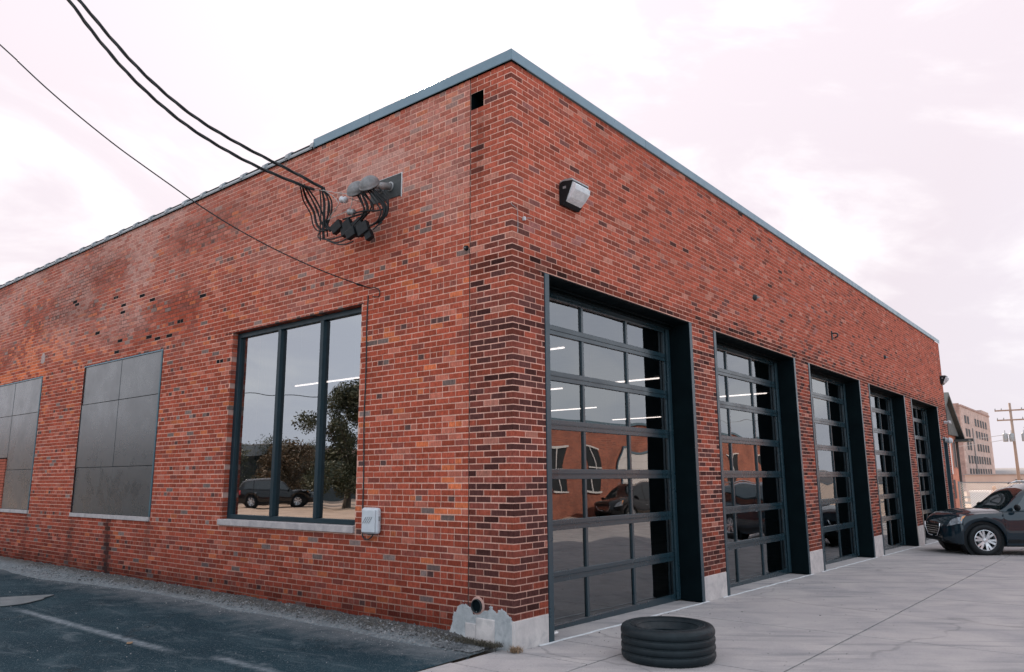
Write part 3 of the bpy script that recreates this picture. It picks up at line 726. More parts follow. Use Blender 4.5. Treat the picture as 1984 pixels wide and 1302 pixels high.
# --- garage doors
def make_door(i):
    x0, x1 = DOORS[i]; JW = .085; YD = .36
    D = empty('garage_door', (0, 0, 0)); D.parent = B
    lab = ['nearest garage door, the whole of it in view', 'second garage door from the corner pilaster', 'middle garage door', 'fourth garage door from the corner', 'farthest garage door, partly behind the parked car'][i]
    D['label'] = lab
    zb = gz(x0, 0)-.02; zg = gz((x0+x1)/2, 0)
    fr = MB().box((x0+.002, -.012, zb), (x0+JW, YD+.04, ZH-.002)); o = fr.build('jamb', M['steel'], D); bevel(o, .004)
    fr = MB().box((x1-JW, -.012, zb-.02), (x1-.002, -.004, ZH-.002)); o = fr.build('jamb', M['steel'], D)
    MB().box((x1-JW, -.0035, zb-.02), (x1-.006, YD+.04, ZH-.003)).build('reveal_panel', M['jamb_black'], D)
    MB().box((x0+JW+.001, .012, ZH-.012), (x1-JW-.001, YD+.04, ZH-.004)).build('soffit', M['jamb_black'], D)
    MB().box((x0-.10, -.002, ZH+.0005), (x1+.10, .012, ZH+.009)).build('lintel_edge', M['black'], D)
    MB().box((x0-.02, .0, ZH-.10), (x0+.0, .1, ZH)).build('shim', M['black'], D) if i == 99 else None
    a_, b_ = x0+JW+.002, x1-JW-.002
    tr = MB()
    for k, (yy, zz) in enumerate(((.30, ZH-.03), (.26, ZH-.075), (.22, ZH-.03))): tr.box((a_, yy, zz-.018), (b_, yy+.02, zz))
    tr.build('head_trim', M['jamb_black'], D)
    for sx0, sx1 in ((b_-.055, b_-.035), (b_-.10, b_-.085)): MB().box((sx0, YD-.05, zb), (sx1, YD-.02, ZH-.05)).build('door_track', M['steel'], D)
    zs_top = 3.935; zs_bot = gz(x1, 0)-.03; P_ = .585
    cents = [3.46, 2.895, 2.305, 1.72, 1.13, .55]
    stl, stw = a_, .105
    rme = MB().box((0, 0, 0), (b_-a_, .045, .054)).mesh('rail', M['door_metal'])
    rails = [(zs_top-.09, .09)]
    edges = [zs_top]+cents+[zs_bot]
    for c_ in cents: rails += [(c_+.003, .055), (c_-.061, .058)]
    rails += [(zs_bot, .13)]
    for z_, h in rails:
        o = inst(rme, 'rail', D, (a_, YD-.0, z_), (1, 1, h/.054)); bevel(o, .004)
    # little raised lip on top of each meeting rail
    lip = MB().box((0, 0, 0), (b_-a_, .012, .008)).mesh('rail_lip', M['door_metal'])
    for c_ in cents: inst(lip, 'rail_lip', D, (a_, YD-.011, c_-.005))
    nx = 3; innerw = (b_-a_-2*stw); cw = innerw/nx
    mme = MB().box((0, 0, 0), (.045, .038, 1)).mesh('mullion', M['door_metal']); sme_ = MB().box((0, 0, 0), (stw, .042, 1)).mesh('stile', M['door_metal'])
    
    for k in range(7):
        zt = (edges[k]-.063) if k else edges[0]-.091; zl = edges[k+1]+.059 if k < 6 else edges[7]+.131
        for xx in (a_+.0, b_-stw): inst(sme_, 'stile', D, (xx, YD+.001, zl), (1, 1, zt-zl))
        for j in range(1, nx): inst(mme, 'mullion', D, (a_+stw+cw*j-.0225, YD+.003, zl), (1, 1, zt-zl))
        for j in range(nx):
            ph = random.uniform(0, 6); am = random.uniform(.0003, .0009); hz_ = zt-zl; pv = MB(); pv.grid([[(cw*i_/12, am*math.sin(i_/12*math.pi*1.6+ph)*math.sin(k_/10*math.pi*1.3+ph*2), hz_*k_/10) for k_ in range(11)] for i_ in range(13)]); pv.grid([[(cw*i_, .007, hz_*k_) for k_ in (0, 1)] for i_ in (0, 1)]) if False else None; o = pv.build('pane', M['glass_door'], D, smooth=True); o.location = (a_+stw+cw*j, YD+.026, zl); o.rotation_euler = (random.uniform(-.0016, .0016), 0, random.uniform(-.0016, .0016))
    sl = MB(); n_ = 8
    for k in range(n_):
        xa = x0+JW+(b_-a_)*k/n_; xb = x0+JW+(b_-a_)*(k+1)/n_
    xs_ = np.linspace(x0+JW, x1-JW, 9)
    sl.grid([[(x, y_, gz(x, 0)+(.004 if y_ > 0 else .0)) for y_ in (-.003, .55)] for x in xs_]); sl.build('threshold', M['slab'], D)
    cu_ = MB()
    xs_ = np.linspace(x0-.2, x1+.1, 60)
    cu_.grid([[(x, y_+.006*math.sin(x*9)+random.uniform(-.004, .004), gz(x, 0)+h_) for y_, h_ in ((-.034, .0015), (-.020, .008), (-.006, .008), (.006, .005))] for x in xs_]); cu_.build('sealant_bead', M['caulk'], D, smooth=True)
    return D
for i in range(5): make_door(i)
# entry door recess at the far end
D = empty('entry_door'); D.parent = B; D['label'] = 'narrow dark entry doorway at the far end of the front wall'
a_, b_, z_ = ENTRY
MB().box((a_, .16, -.5), (b_, .19, z_)).build('door_leaf', M['steel'], D)
MB().box((a_+.001, -.002, -.5), (a_+.05, .16, z_-.001)).box((b_-.05, -.002, -.5), (b_-.001, .16, z_-.001)).box((a_+.05, -.002, z_-.05), (b_-.05, .16, z_-.001)).build('frame', M['steel'], D)
MB().box((a_+.12, .148, 1.25), (b_-.12, .159, 2.05)).build('door_pane', M['far_glass'], D)

# --- window and boarded windows in the side wall
Wn = empty('window'); Wn.parent = B; Wn['label'] = 'three-light window with dark frame'
a_, b_ = WIN[0]
def bar(name, y0, y1, z0, z1, x0=.085, x1=.165, mat='win_steel'):
    o = MB().box((x0, y0, z0), (x1, y1, z1)).build(name, M[mat], Wn); bevel(o, .004); return o
bar('frame', a_+.002, a_+.05, WZ0, WZ1-.003); bar('frame', b_-.085, b_-.002, WZ0, WZ1-.003)
bar('frame', a_+.051, b_-.086, WZ1-.075, WZ1-.003); bar('frame', a_+.051, b_-.086, WZ0+.0, WZ0+.06)
ms_ = [4.40, 3.41]
for mm in ms_: bar('mullion', mm-.035, mm+.035, WZ0+.061, WZ1-.076, .075)
ee = [b_-.085, ms_[0]+.035, ms_[0]-.035, ms_[1]+.035, ms_[1]-.035, a_+.05]
for k in range(3):
    yw_, hz_ = ee[2*k]-ee[2*k+1], WZ1-.076-WZ0-.061; pv = MB().grid([[(.0004*math.sin(j_*.5+k)*math.sin(i_*.6), yw_*i_/12, hz_*j_/20) for i_ in range(13)] for j_ in range(21)]); o = pv.build('pane', M['glass_win'], Wn, smooth=True); o.location = (.13, ee[2*k+1], WZ0+.061); o.rotation_euler = (0, random.uniform(-.001, .001), random.uniform(-.0015, .0015))
bar('head_plate', a_-.06, b_+.20, WZ1+.0005, WZ1+.010, -.004, .09, 'black')
o = MB().box((-.032, a_+.0, WZ0-.088), (.18, a_+1.85, WZ0-.004)).build('sill', M['sill'], Wn); bevel(o, .006)
o = MB().box((-.032, a_+1.856, WZ0-.088), (.18, b_+.06, WZ0-.004)).build('sill', M['sill'], Wn); bevel(o, .006)
def boarded(k):
    a_, b_ = WIN[k]
    W_ = empty('boarded_window'); W_.parent = B; W_['label'] = 'window opening closed with six dark painted panels' if k == 1 else 'window opening closed with dark painted panels, one corner filled with brick' if k == 2 else 'boarded window beyond the frame edge'
    z0, z1 = WZ0-.03, WZ1-.0; cy = (a_+b_)/2-.01
    s1, s2 = 3.12, 1.915
    ys = [(a_+.045, cy-.006), (cy+.006, b_-.02)]; zs_ = [(z0, s2-.005), (s2+.005, s1-.005), (s1+.005, z1-.02)]
    for yy in ys:
        for j, zz in enumerate(zs_):
            if k == 2 and yy[0] > cy and j == 0: continue
            if k == 2 and yy[0] > cy and j == 1: zz = (2.19, zz[1])
            o = MB().box((.0, 0, 0), (.02, yy[1]-yy[0], zz[1]-zz[0])).build('panel', M['board'], W_); o.location = (.012+random.uniform(-.001, .001), yy[0], zz[0]); bevel(o, .003)
            o.rotation_euler = (0, random.uniform(-.003, .003), random.uniform(-.003, .003))
    MB().box((.034, a_+.03, z0-.02), (.04, b_, z1)).build('backing', M['jamb_black'], W_)
    MB().box((-.012, a_+.004, z0), (.03, a_+.044, z1-.025)).build('edge_trim', M['board_edge'], W_)
    MB().box((-.006, a_+.002, z1-.022), (.03, b_+.0, z1-.004)).build('head_flashing', M['cap'], W_)
    MB().box((.001, b_-.019, z0), (.006, b_-.001, z1-.02)).build('gap_shade', M['black'], W_)  # black strip stands in for the shade in the panel gap
    MB().box((-.002, a_-.13, z1+.0), (.004, b_+.03, z1+.006)).build('head_plate', M['black'], W_)
    o = MB().box((-.022, a_+.02, z0-.075), (.03, (a_+b_)/2-.002, z0-.006)).build('sill', M['sill'], W_); bevel(o, .004)
    o = MB().box((-.022, (a_+b_)/2+.002, z0-.075), (.03, b_-.01, z0-.006)).build('sill', M['sill'], W_); bevel(o, .004)
    if k == 2:
        V = []; F = []; C = []
        for n in range(18):
            u = 14.60-(.1 if n % 2 else 0)
            while u < b_:
                z_ = z0+n*.0605; x0, y0, zz0, x1, y1, zz1 = -.002, max(u, 14.60), z_, .03, min(u+.196, b_), z_+.051
                u += .206
                if y1-y0 < .03 or zz1 > 2.19: continue
                base = len(V); V += [(x0,y0,zz0),(x1,y0,zz0),(x1,y1,zz0),(x0,y1,zz0),(x0,y0,zz1),(x1,y0,zz1),(x1,y1,zz1),(x0,y1,zz1)]; F += [tuple(base+q_ for q_ in f) for f in FB]; C += [(*(np.array((.40, .12, .08))*random.uniform(.8, 1.1)), 1)]*8
        me = bpy.data.meshes.new('brick_infill'); me.from_pydata(V, [], F); me.materials.append(M['brick']); ca = me.color_attributes.new('Col', 'FLOAT_COLOR', 'POINT'); ca.data.foreach_set('color', np.array(C).ravel())
        o = bpy.data.objects.new('brick_infill', me); COL.objects.link(o); o.parent = W_; o['kind'] = 'stuff'
for k in (1, 2, 3): boarded(k)
# smooth cement smear high between the boarded windows
M['smear'] = concrete('old_cement_smear', (.36, .27, .25), (.45, .36, .34), .3, 6)
def smear(y, z, ry, rz_):
    P = []
    for k in range(22):
        an = 2*math.pi*k/22; q_ = random.uniform(.75, 1.12); P.append((.0, y+ry*math.cos(an)*q_, z+rz_*math.sin(an)*q_))
    fixn(MB().prism(P, (-.004, 0, 0)).build('cement_patch', M['smear'], B))
smear(13.05, 4.28, .12, .13)

# ------------------------------------------------------------------ things fixed on the walls
def wall_pack(x, z, label, sc_=1.0):
    t = empty('wall_light', (x, -.002, z)); t.scale = (sc_,)*3
    w_, h = .345, .27
    prof = [(0, -h), (-.03, -h-.02), (-.12, -h+.03), (-.10, -h+.06), (-.20, -.03), (-.215, 0), (-.20, .02), (-.05, .02), (0, -.01)]
    # dark housing: two side cheeks + back + hood
    side = [(0, -h), (-.045, -h-.012), (-.085, -h+.02), (-.190, -.01), (-.175, .018), (-.06, .022), (0, -.02)]
    for xx in (0, w_-.012):
        fixn(MB().prism([(xx, y_, z_) for y_, z_ in side], (.012, 0, 0)).build('cheek', M['black'], t))
    fixn(MB().prism([(.012, y_, z_) for y_, z_ in [(0, -h), (-.02, -h), (-.02, .0), (0, 0)]], (w_-.024, 0, 0)).build('back_plate', M['black'], t))
    fixn(MB().prism([(-.004, y_, z_) for y_, z_ in [(0, .0), (-.06, .03), (-.185, .026), (-.20, -.004), (-.18, -.004), (-.06, .012)]], (w_+.008, 0, 0)).build('hood', M['galv'], t))
    fixn(MB().prism([(.012, y_, z_) for y_, z_ in [(-.02, -h), (-.045, -h-.01), (-.085, -h+.02), (-.075, -h+.035), (-.02, -h+.03)]], (w_-.024, 0, 0)).build('bottom_lip', M['black'], t))
    lens = [(-.184, -.012), (-.232, -.06), (-.222, -.115), (-.150, -.195), (-.088, -h+.028), (-.06, -h+.05), (-.10, -.02)]
    fixn(MB().prism([(.018, y_, z_) for y_, z_ in lens], (w_-.036, 0, 0)).build('lens', M['lens_glass'], t))
    rb = MB()
    for k in range(15):
        xx = .03+k*(w_-.06)/14; rb.tube([(xx, -.186, -.014), (xx, -.234, -.061), (xx, -.224, -.115), (xx, -.152, -.196), (xx, -.090, -h+.026)], .0022, 4)
    rb.build('lens_ribs', M['lens_glass'], t)
    MB().box((-.002, -.10, -.085), (.0, -.055, -.055)).build('label_plate', M['galv'], t)
    tag(t, label, 'light', 'wall pack lights on the front wall'); return t
M['lens_glass'] = simple('frosted_lens', (.50, .53, .56), (.72, .74, .76), 14, .22, spec=.8)
wall_pack(.90, 5.16, 'black wall pack light with clear ribbed lens, high over the nearest garage door')
wall_pack(24.02, 5.13, 'wall pack light at the far end of the front wall, above the entry doorway')
def small_fix(name, cat, label, x, z, build):
    t = empty(name, (x, 0, z)); build(t); tag(t, label, cat); return t
def hook_b(t):
    MB().box((-.03, -.02, -.10), (.03, 0, .10)).build('back_plate', M['cable'], t); MB().tube(spl([(0, -.02, .05), (0, -.12, .03), (0, -.13, -.03), (.0, -.07, -.06)]), .018).build('hook_arm', M['cable'], t)
small_fix('wall_hook', 'hook', 'rusty iron hook bracket high on the wall above the third garage door', 11.49, 4.81, hook_b)
def dot_b(t):
    fixn(MB().lathe([(0, -.05), (.04, -.05), (.055, -.02), (.06, 0)], (0, 0, 0), axis=1, n=14).build('cover', M['cable'], t)); MB().tube([(0, -.05, 0), (.02, -.09, -.01)], .012).build('stub', M['galv'], t)
small_fix('wall_socket', 'fitting', 'small round dark fitting on the wall above the second garage door', 6.95, 4.86, dot_b)
small_fix('wall_socket', 'fitting', 'small round dark fitting on the wall above the fourth garage door', 16.21, 4.88, dot_b)
def twin(t):
    MB().box((-.05, -.06, -.05), (.05, 0, .05)).build('box', M['white_plastic'], t)
    for s2 in (-1, 1):
        o = MB(); o.lathe([(.03, .02), (.035, -.05), (.06, -.14), (0, -.15)], (s2*.12, -.05, 0), axis=1, n=14); fixn(o.build('lamp_head', M['white_plastic'], t))
small_fix('flood_light', 'light', 'white twin-headed flood light over the entry doorway', 23.9, 3.5, twin)
small_fix('entry_lamp', 'light', 'round white lamp on the frame top of the entry doorway', 23.72, 2.86, lambda t: (fixn(MB().lathe([(0, -.24), (.07, -.22), (.11, -.14), (.07, -.05), (.05, 0)], (0, 0, 0), axis=1, n=16).build('globe', M['white_plastic'], t)), MB().box((-.05, -.02, -.02), (.05, 0, .14)).build('bracket', M['galv'], t)))
def jdot(t):
    fixn(MB().lathe([(0, -.03), (.025, -.03), (.032, 0)], (0, 0, 0), axis=0, n=14).build('cover', M['black'], t))
t = empty('cable_cap', (0, .672, 4.27)); jdot(t); MB().box((-.032, -.006, -.006), (-.029, .006, .006)).build('screw', M['galv'], t); tag(t, 'small round black cover on the side wall beside the pilaster joint', 'fitting')
# bit of wire and anchor on the corner
t = MB().tube(spl([(-.006, .01, 4.66), (-.012, -.008, 4.63), (.07, -.012, 4.60), (.085, -.012, 4.50), (.083, -.012, 4.36), (.078, -.010, 4.33)], 5), .0035, 5).build('loose_wire', M['galv']); tag(t, 'short loose grey wire looped around the corner of the pilaster', 'wire')
t = empty('wall_anchor', (.19, -.004, 4.52)); MB().box((-.012, -.03, -.02), (.012, 0, .02)).build('cleat', M['white_plastic'], t); MB().tube([(0, -.02, 0), (.06, -.03, .02), (.13, -.02, .035)], .004, 5).build('wire_end', M['galv'], t); tag(t, 'small white cleat with a wire end on the front wall near the corner', 'fitting')

# utility box and its cable down the wall
t = empty('utility_box', (0, 2.155, 1.19)); 
o = MB().box((-.085, -.155, -.155), (-.005, .135, .15)).build('body', M['white_plastic'], t); bevel(o, .035, 4)
o = MB().box((-.10, -.135, -.135), (-.086, .10, .125)).build('cover', M['white_plastic'], t); bevel(o, .02, 3)
lo = MB()
for k in range(4): lo.tube([(-.102, .045-.035*k+.03, -.03), (-.102, .045-.035*k-.03, .045)], .004, 4)
lo.build('emblem_bars', M['galv'], t); MB().box((-.06, -.165, .0), (-.03, -.15, .05)).build('latch', M['galv'], t)
tag(t, 'white rounded utility box on the side wall right of the window', 'utility box')
t = MB().tube(spl([(-.006, 2.37, 3.98), (-.010, 2.375, 3.6), (-.008, 2.365, 3.0), (-.010, 2.372, 2.4), (-.008, 2.352, 1.8), (-.010, 2.345, 1.3), (-.012, 2.34, 1.06), (-.02, 2.31, .985), (-.03, 2.23, .965), (-.04, 2.15, .99), (-.04, 2.10, 1.04)], 6), .008, 6).build('drop_cable', M['cable']); tag(t, 'thin dark cable running down the side wall and looping under the white utility box', 'cable')

# pole-side geometry of the overhead wires
POLE = Vector((-10.6, 5.62, 0))
CAB1 = [(-.394,2.885,5.445),(-.691,2.965,5.55),(-1.15,3.088,5.678),(-1.484,3.177,5.759),(-1.846,3.274,5.892),(-2.159,3.358,6.042),(-2.429,3.43,6.241),(-2.693,3.501,6.445),(-2.954,3.571,6.697),(-3.247,3.649,7.012)]
CAB2 = [(-.458,2.982,5.426),(-.75,3.06,5.451),(-1.098,3.154,5.54),(-1.454,3.249,5.62),(-1.798,3.341,5.752),(-2.113,3.426,5.905),(-2.402,3.503,6.092),(-2.685,3.579,6.315),(-2.948,3.649,6.579),(-3.133,3.699,6.79),(-3.317,3.748,7.018)]
THIN = [(-.006,2.311,4.063),(-.14,2.348,4.082),(-.672,2.49,4.184),(-1.175,2.625,4.336),(-1.708,2.768,4.536),(-2.07,2.865,4.713),(-2.363,2.943,4.887),(-2.627,3.014,5.032),(-2.883,3.083,5.172),(-3.134,3.15,5.337),(-3.378,3.215,5.506),(-3.615,3.279,5.671),(-3.85,3.342,5.877),(-4.001,3.382,5.993)]
def smooth_pts(P_, it=2):
    P_ = [Vector(p) for p in P_]
    for _ in range(it): P_ = [P_[0]]+[(P_[i-1]+P_[i]*2+P_[i+1])/4 for i in range(1, len(P_)-1)]+[P_[-1]]
    return P_
def twisted(P_, end, r, label, strands=3):
    pts = smooth_pts(P_); d = (pts[-1]-pts[-3]).normalized(); L = (Vector(end)-pts[-1]).length
    for k in range(1, 7):
        t_ = k/6; p0 = pts[len(P_)-1]; h = p0.lerp(Vector(end), t_); lin = p0+d*L*t_; pts.append(lin.lerp(h, t_))
    pts = spl(pts, 10); t = empty('service_cable', pts[0]); off = pts[0]
    for s2 in range(strands):
        q_ = []; dist = 0
        for i, p in enumerate(pts):
            if i: dist += (p-pts[i-1]).length
            tn = (pts[min(i+1, len(pts)-1)]-pts[max(i-1, 0)]).normalized(); a_ = tn.cross(Vector((0, 0, 1))).normalized(); b_ = tn.cross(a_); an = dist*7.5+s2*2*math.pi/strands
            q_.append(p-off+(a_*math.cos(an)+b_*math.sin(an))*r*1.12)
        MB().tube(q_, r*(.8 if s2 == 2 else 1), 6).build('strand', M['cable'], t, smooth=True)
    tag(t, label, 'cable', 'twisted overhead service cables'); return t
twisted(CAB1, (POLE.x, POLE.y, 13.4), .0105, 'upper of the two twisted black service cables sweeping up from the wall')
twisted(CAB2, (POLE.x, POLE.y, 13.0), .0105, 'lower of the two twisted black service cables sweeping up from the wall')
pts = smooth_pts(THIN, 1); pts += [pts[-1].lerp(Vector((POLE.x, POLE.y, 10.6)), k/5)+Vector((0, 0, .25*math.sin(math.pi*k/5))) for k in range(1, 6)]
t = empty('telephone_cable', (0, 2.31, 4.063)); o0 = Vector((0, 2.31, 4.063))
MB().tube([p-o0 for p in spl(pts, 5)], .0075, 5).build('wire', M['cable'], t, smooth=True)
MB().tube([(-.05, .02, .01), (-.20, .055, .028)], [.006, .016], 8).build('clamp', M['black'], t)
MB().tube(spl([(-.02, .0, 0), (-.03, -.10, -.012), (-.02, -.17, -.06), (-.012, -.15, -.13), (-.008, -.03, -.11)], 6), .006, 6).build('end_loop', M['cable'], t, smooth=True)
tag(t, 'single thin overhead cable ending in a small loop above the window corner', 'cable')
# service pole outside the frame that carries them
t = empty('service_pole', (POLE.x, POLE.y, -.03)); MB().tube([(0, 0, 0), (0, 0, 14)], [.17, .11], 14).build('shaft', M['wood'], t, smooth=True); MB().box((-.06, -1.1, 12.8), (.06, 1.1, 12.92)).build('crossarm', M['wood'], t); tag(t, 'wooden service pole at the lot edge left of the camera', 'utility pole')

# service entrance: backing board, two weatherheads, splices and loops
t = empty('service_entrance', (0, 2.08, 5.33))
o0 = Vector((0, 2.08, 5.33))
def rel(P_, x=None): return [Vector((p[0] if x is None else x, p[1], p[2]))-o0 for p in P_]
MB().box((-.014, 1.80, 5.19), (.004, 2.375, 5.485)).build('backing_plate', M['plate'], t); bpy.data.objects['backing_plate'].location = -o0
cm = MB().box((-.004, 1.782, 5.17), (.003, 1.80, 5.50)).box((-.004, 1.80, 5.485), (.003, 2.37, 5.497)).build('caulk_edge', M['caulk'], t); cm.location = -o0
def head(y, z, yp, zp):
    MB().tube(rel([(-.012, yp, zp), (-.30, (y*.55+yp*.45), z+.015)]), .045, 14).build('conduit', M['galv'], t, smooth=True)
    o = MB(); prof = []
    n_ = 9
    for k in range(n_+1): an = math.pi/2*k/n_; prof.append((.118*math.cos(an), .105*math.sin(an)))
    prof = [(.0, -.02), (.10, -.025), (.120, -.018), (.124, -.004)]+prof
    o.lathe(prof, (0, 0, 0), axis=2, n=24); ob_ = fixn(o.build('weatherhead', M['head_metal'], t, smooth=True))
    ob_.rotation_euler = (R(18), R(-42), R(0)); ob_.location = Vector((-.37, y, z))-o0; ob_.scale = (1.28, .92, 1)
    o = MB().lathe([(0, -.03), (.085, -.045), (.095, -.02)], (0, 0, 0), axis=2, n=20); ob2 = o.build('head_insert', M['black'], t); ob2.rotation_euler = ob_.rotation_euler; ob2.location = ob_.location; ob2.scale = ob_.scale
    MB().lathe([(.046, 0), (.062, .004), (.062, .014), (.046, .018)], (0, 0, 0), axis=0, n=20).build('collar', M['galv'], t).location = Vector((-.03, yp, zp))-o0
head(1.975, 5.265, 1.985, 5.35); head(2.215, 5.255, 2.16, 5.36)
WR = dict(
 b1a=[(-.40,2.89,5.44),(-.36,2.81,5.283),(-.35,2.784,5.146),(-.35,2.826,5.026),(-.35,2.853,4.923),(-.35,2.766,4.861)],
 b1b=[(-.40,2.90,5.44),(-.37,2.866,5.253),(-.37,2.859,5.077),(-.36,2.875,4.885),(-.36,2.858,4.752)],
 b1c=[(-.40,2.88,5.45),(-.33,2.79,5.283),(-.33,2.764,5.146),(-.33,2.80,5.02),(-.33,2.83,4.93),(-.33,2.70,4.83)],
 b2a=[(-.62,3.02,5.44),(-.45,3.14,5.34),(-.36,3.10,5.178),(-.35,3.044,5.009),(-.35,2.935,4.903),(-.35,2.75,4.863)],
 b2b=[(-.60,3.01,5.44),(-.42,3.08,5.33),(-.36,3.01,5.124),(-.35,2.905,4.956),(-.35,2.748,4.83)],
 b2c=[(-.56,3.00,5.44),(-.40,3.0,5.289),(-.35,2.914,5.089),(-.35,2.82,4.927),(-.35,2.715,4.829)],
 h1=[(-.38,2.196,5.19),(-.36,2.082,5.001),(-.35,2.07,4.895),(-.35,2.15,4.841),(-.35,2.255,4.802)],
 h2=[(-.38,2.12,5.2),(-.36,2.008,5.004),(-.35,2.034,4.927),(-.35,2.092,4.879),(-.35,2.21,4.812)],
 h3=[(-.37,1.96,5.19),(-.35,1.772,4.998),(-.35,1.696,4.879),(-.35,1.749,4.78),(-.35,1.849,4.742),(-.35,1.966,4.733)],
 h4=[(-.34,1.83,5.20),(-.33,1.70,5.06),(-.35,1.642,4.956),(-.35,1.651,4.828),(-.35,1.678,4.784)],
 h5=[(-.37,1.90,5.18),(-.34,1.728,4.977),(-.34,1.674,4.863),(-.34,1.721,4.784),(-.34,1.819,4.725)],
 h6=[(-.38,2.074,5.17),(-.35,1.933,5.007),(-.35,1.915,4.90)],
 hz1=[(-.37,2.263,4.96),(-.37,2.004,4.931),(-.36,1.855,4.896),(-.36,1.725,4.885)], hz2=[(-.35,2.496,4.935),(-.35,2.308,4.928),(-.35,2.094,4.921)],
 l1=[(-.36,2.883,4.876),(-.37,2.964,4.839),(-.37,2.952,4.777),(-.35,2.741,4.722),(-.33,2.391,4.727)],
 l2=[(-.36,2.842,4.748),(-.37,2.607,4.646),(-.36,2.449,4.645),(-.34,2.311,4.689)], l3=[(-.35,2.80,4.715),(-.37,2.574,4.618),(-.36,2.414,4.586),(-.34,2.291,4.602)],
 l4=[(-.35,1.904,4.673),(-.35,1.819,4.705),(-.35,1.74,4.728)])
for k_, v_ in WR.items(): MB().tube(rel(spl(v_, 6)), .0115 if k_[0] != 'l' else .009, 6).build('wire', M['cable' if k_[0] == 'l' else 'black'], t, smooth=True)
GW = [[(-.50,3.05,5.43),(-.42,2.918,5.415),(-.35,2.615,5.322),(-.33,2.371,5.24),(-.33,2.355,5.132),(-.34,2.377,5.05)], [(-.40,2.88,5.42),(-.36,2.694,5.288),(-.35,2.607,5.191),(-.35,2.598,5.167),(-.35,2.698,5.083),(-.35,2.808,5.0)], [(-.35,2.808,5.0),(-.35,2.597,5.016),(-.35,2.375,5.028)], [(-.35,2.40,5.20),(-.15,2.44,5.22),(-.0,2.45,5.23)]]
for v_ in GW: MB().tube(rel(spl(v_, 6)), .0055, 5).build('neutral_wire', M['grey_wire'], t, smooth=True)
for q0, q1 in ((.02, .0), (-.03, .03), (.05, -.02)):
    for k_ in ('b2a', 'b1b', 'h3', 'h2'): MB().tube(rel(spl([(p[0]+q1, p[1]+q0*(1 if i_ not in (0,) else .2), p[2]+q1) for i_, p in enumerate(WR[k_])], 6)), .0095, 6).build('wire', M['black'], t, smooth=True)
for y_, z_ in ((2.50, 5.20), (2.335, 4.995)):
    o = MB(); o.lathe([(0, -.055), (.038, -.05), (.045, -.03), (.028, -.012), (.028, .012), (.045, .03), (.036, .05), (0, .055)], (0, 0, 0), axis=1, n=16); ob_ = fixn(o.build('insulator', M['white_plastic' if y_ > 2.4 else 'galv'], t, smooth=True)); ob_.location = Vector((-.35, y_, z_))-o0; ob_.rotation_euler = (.3, .4, .2)
CN = [(2.62,4.86,.17,.13,-.34),(2.50,4.80,.10,.17,-.31),(2.36,4.80,.13,.19,-.36),(2.20,4.77,.17,.20,-.33),(2.06,4.71,.17,.15,-.37),(2.29,4.70,.15,.12,-.37),(1.99,4.62,.10,.12,-.34)]
for y_, z_, w_, h_, x_ in CN:
    ob_ = MB().box((-.035, -w_/2, -h_/2), (.035, w_/2, h_/2)).build('splice_cover', M['black'], t); bevel(ob_, .008, 2); ob_.location = Vector((x_, y_, z_))-o0; ob_.rotation_euler = (R(-24+random.uniform(-6, 6)), R(random.uniform(-8, 8)), R(6))
tag(t, 'grey pair of weatherheads on a black plate with black splices and looping wires', 'service entrance')

# ------------------------------------------------------------------ lit tube lamps hanging inside
def lamp(x, y0, y1, z, label):
    t = empty('tube_lamp', (x, (y0+y1)/2, z)); h = (y1-y0)/2
    MB().box((-.05, -h, 0), (.05, h, .05)).build('housing', M['white_paint'], t); MB().tube([(0, -h+.03, -.02), (0, h-.03, -.02)], .015, 8).build('tube', M['tube_light'], t)
    for s2 in (-1, 1): MB().tube([(0, s2*(h-.2), .05), (0, s2*(h-.2), 5.6-z)], .004, 4).build('hanger', M['galv'], t)
    tag(t, label, 'light', 'lit tube lamps hanging inside the garage')
lamp(4.62, 8.08, 10.51, 3.9, 'lit tube lamp, the upper one seen through the side window')
lamp(9.15, 3.04, 4.33, 3.9, 'lit tube lamp, the upper one seen through the right column of the nearest garage door')
lamp(6.3, 3.72, 4.12, 4.3, 'short lit tube lamp seen through the upper left pane of the nearest garage door')
lamp(9.3, 5.9, 8.6, 3.9, 'lit tube lamp hanging deep inside behind the nearest garage door')
lamp(13.9, 2.44, 3.83, 3.9, 'lit tube lamp seen through the second garage door')
lamp(14.3, 8.11, 9.97, 3.9, 'lit tube lamp seen low through the left column of the nearest garage door')
lamp(9.0, 11.2, 12.9, 3.75, 'lit tube lamp, the lower one seen through the side window')
lamp(19.2, 8.3, 10.6, 3.9, 'lit tube lamp seen low through the middle column of the nearest garage door')

# ------------------------------------------------------------------ truck tyre lying on the apron
TC = Vector((.725, -1.30, gz(.74, 0)))
t = empty('truck_tyre', TC, .3); t.scale = (.885, .885, 1.21)
RO, H_ = .50, .262
prof = []; tread = [(.455, .0), (.482, .006), (.495, .022)]
zc = .026
for k in range(4):
    z0 = .022+k*.056; tread += [(.497, z0+.004), (.503, z0+.012), (.504, z0+.028), (.501, z0+.042), (.497, z0+.046), (.486, z0+.048), (.486, z0+.055)]
tread = tread[:-2]+[(.490, .246), (.478, .256), (.45, .262)]
inner_ = [(.45, .262), (.41, .262), (.37, .252), (.325, .234), (.28, .206), (.252, .184), (.242, .168), (.262, .158), (.40, .185), (.45, .15), (.465, .10), (.45, .05), (.36, .03), (.27, .02), (.245, .012), (.27, .004), (.40, .0), (.455, 0)]
full = tread+inner_[1:-1]
o = MB().lathe(full, (0, 0, 0), axis=2, n=96, close=True).build('casing', M['tyre'], t, smooth=True); fixn(o)
sd = o.modifiers.new('sub', 'SUBSURF'); sd.levels = 0; sd.render_levels = 1
rg = MB()
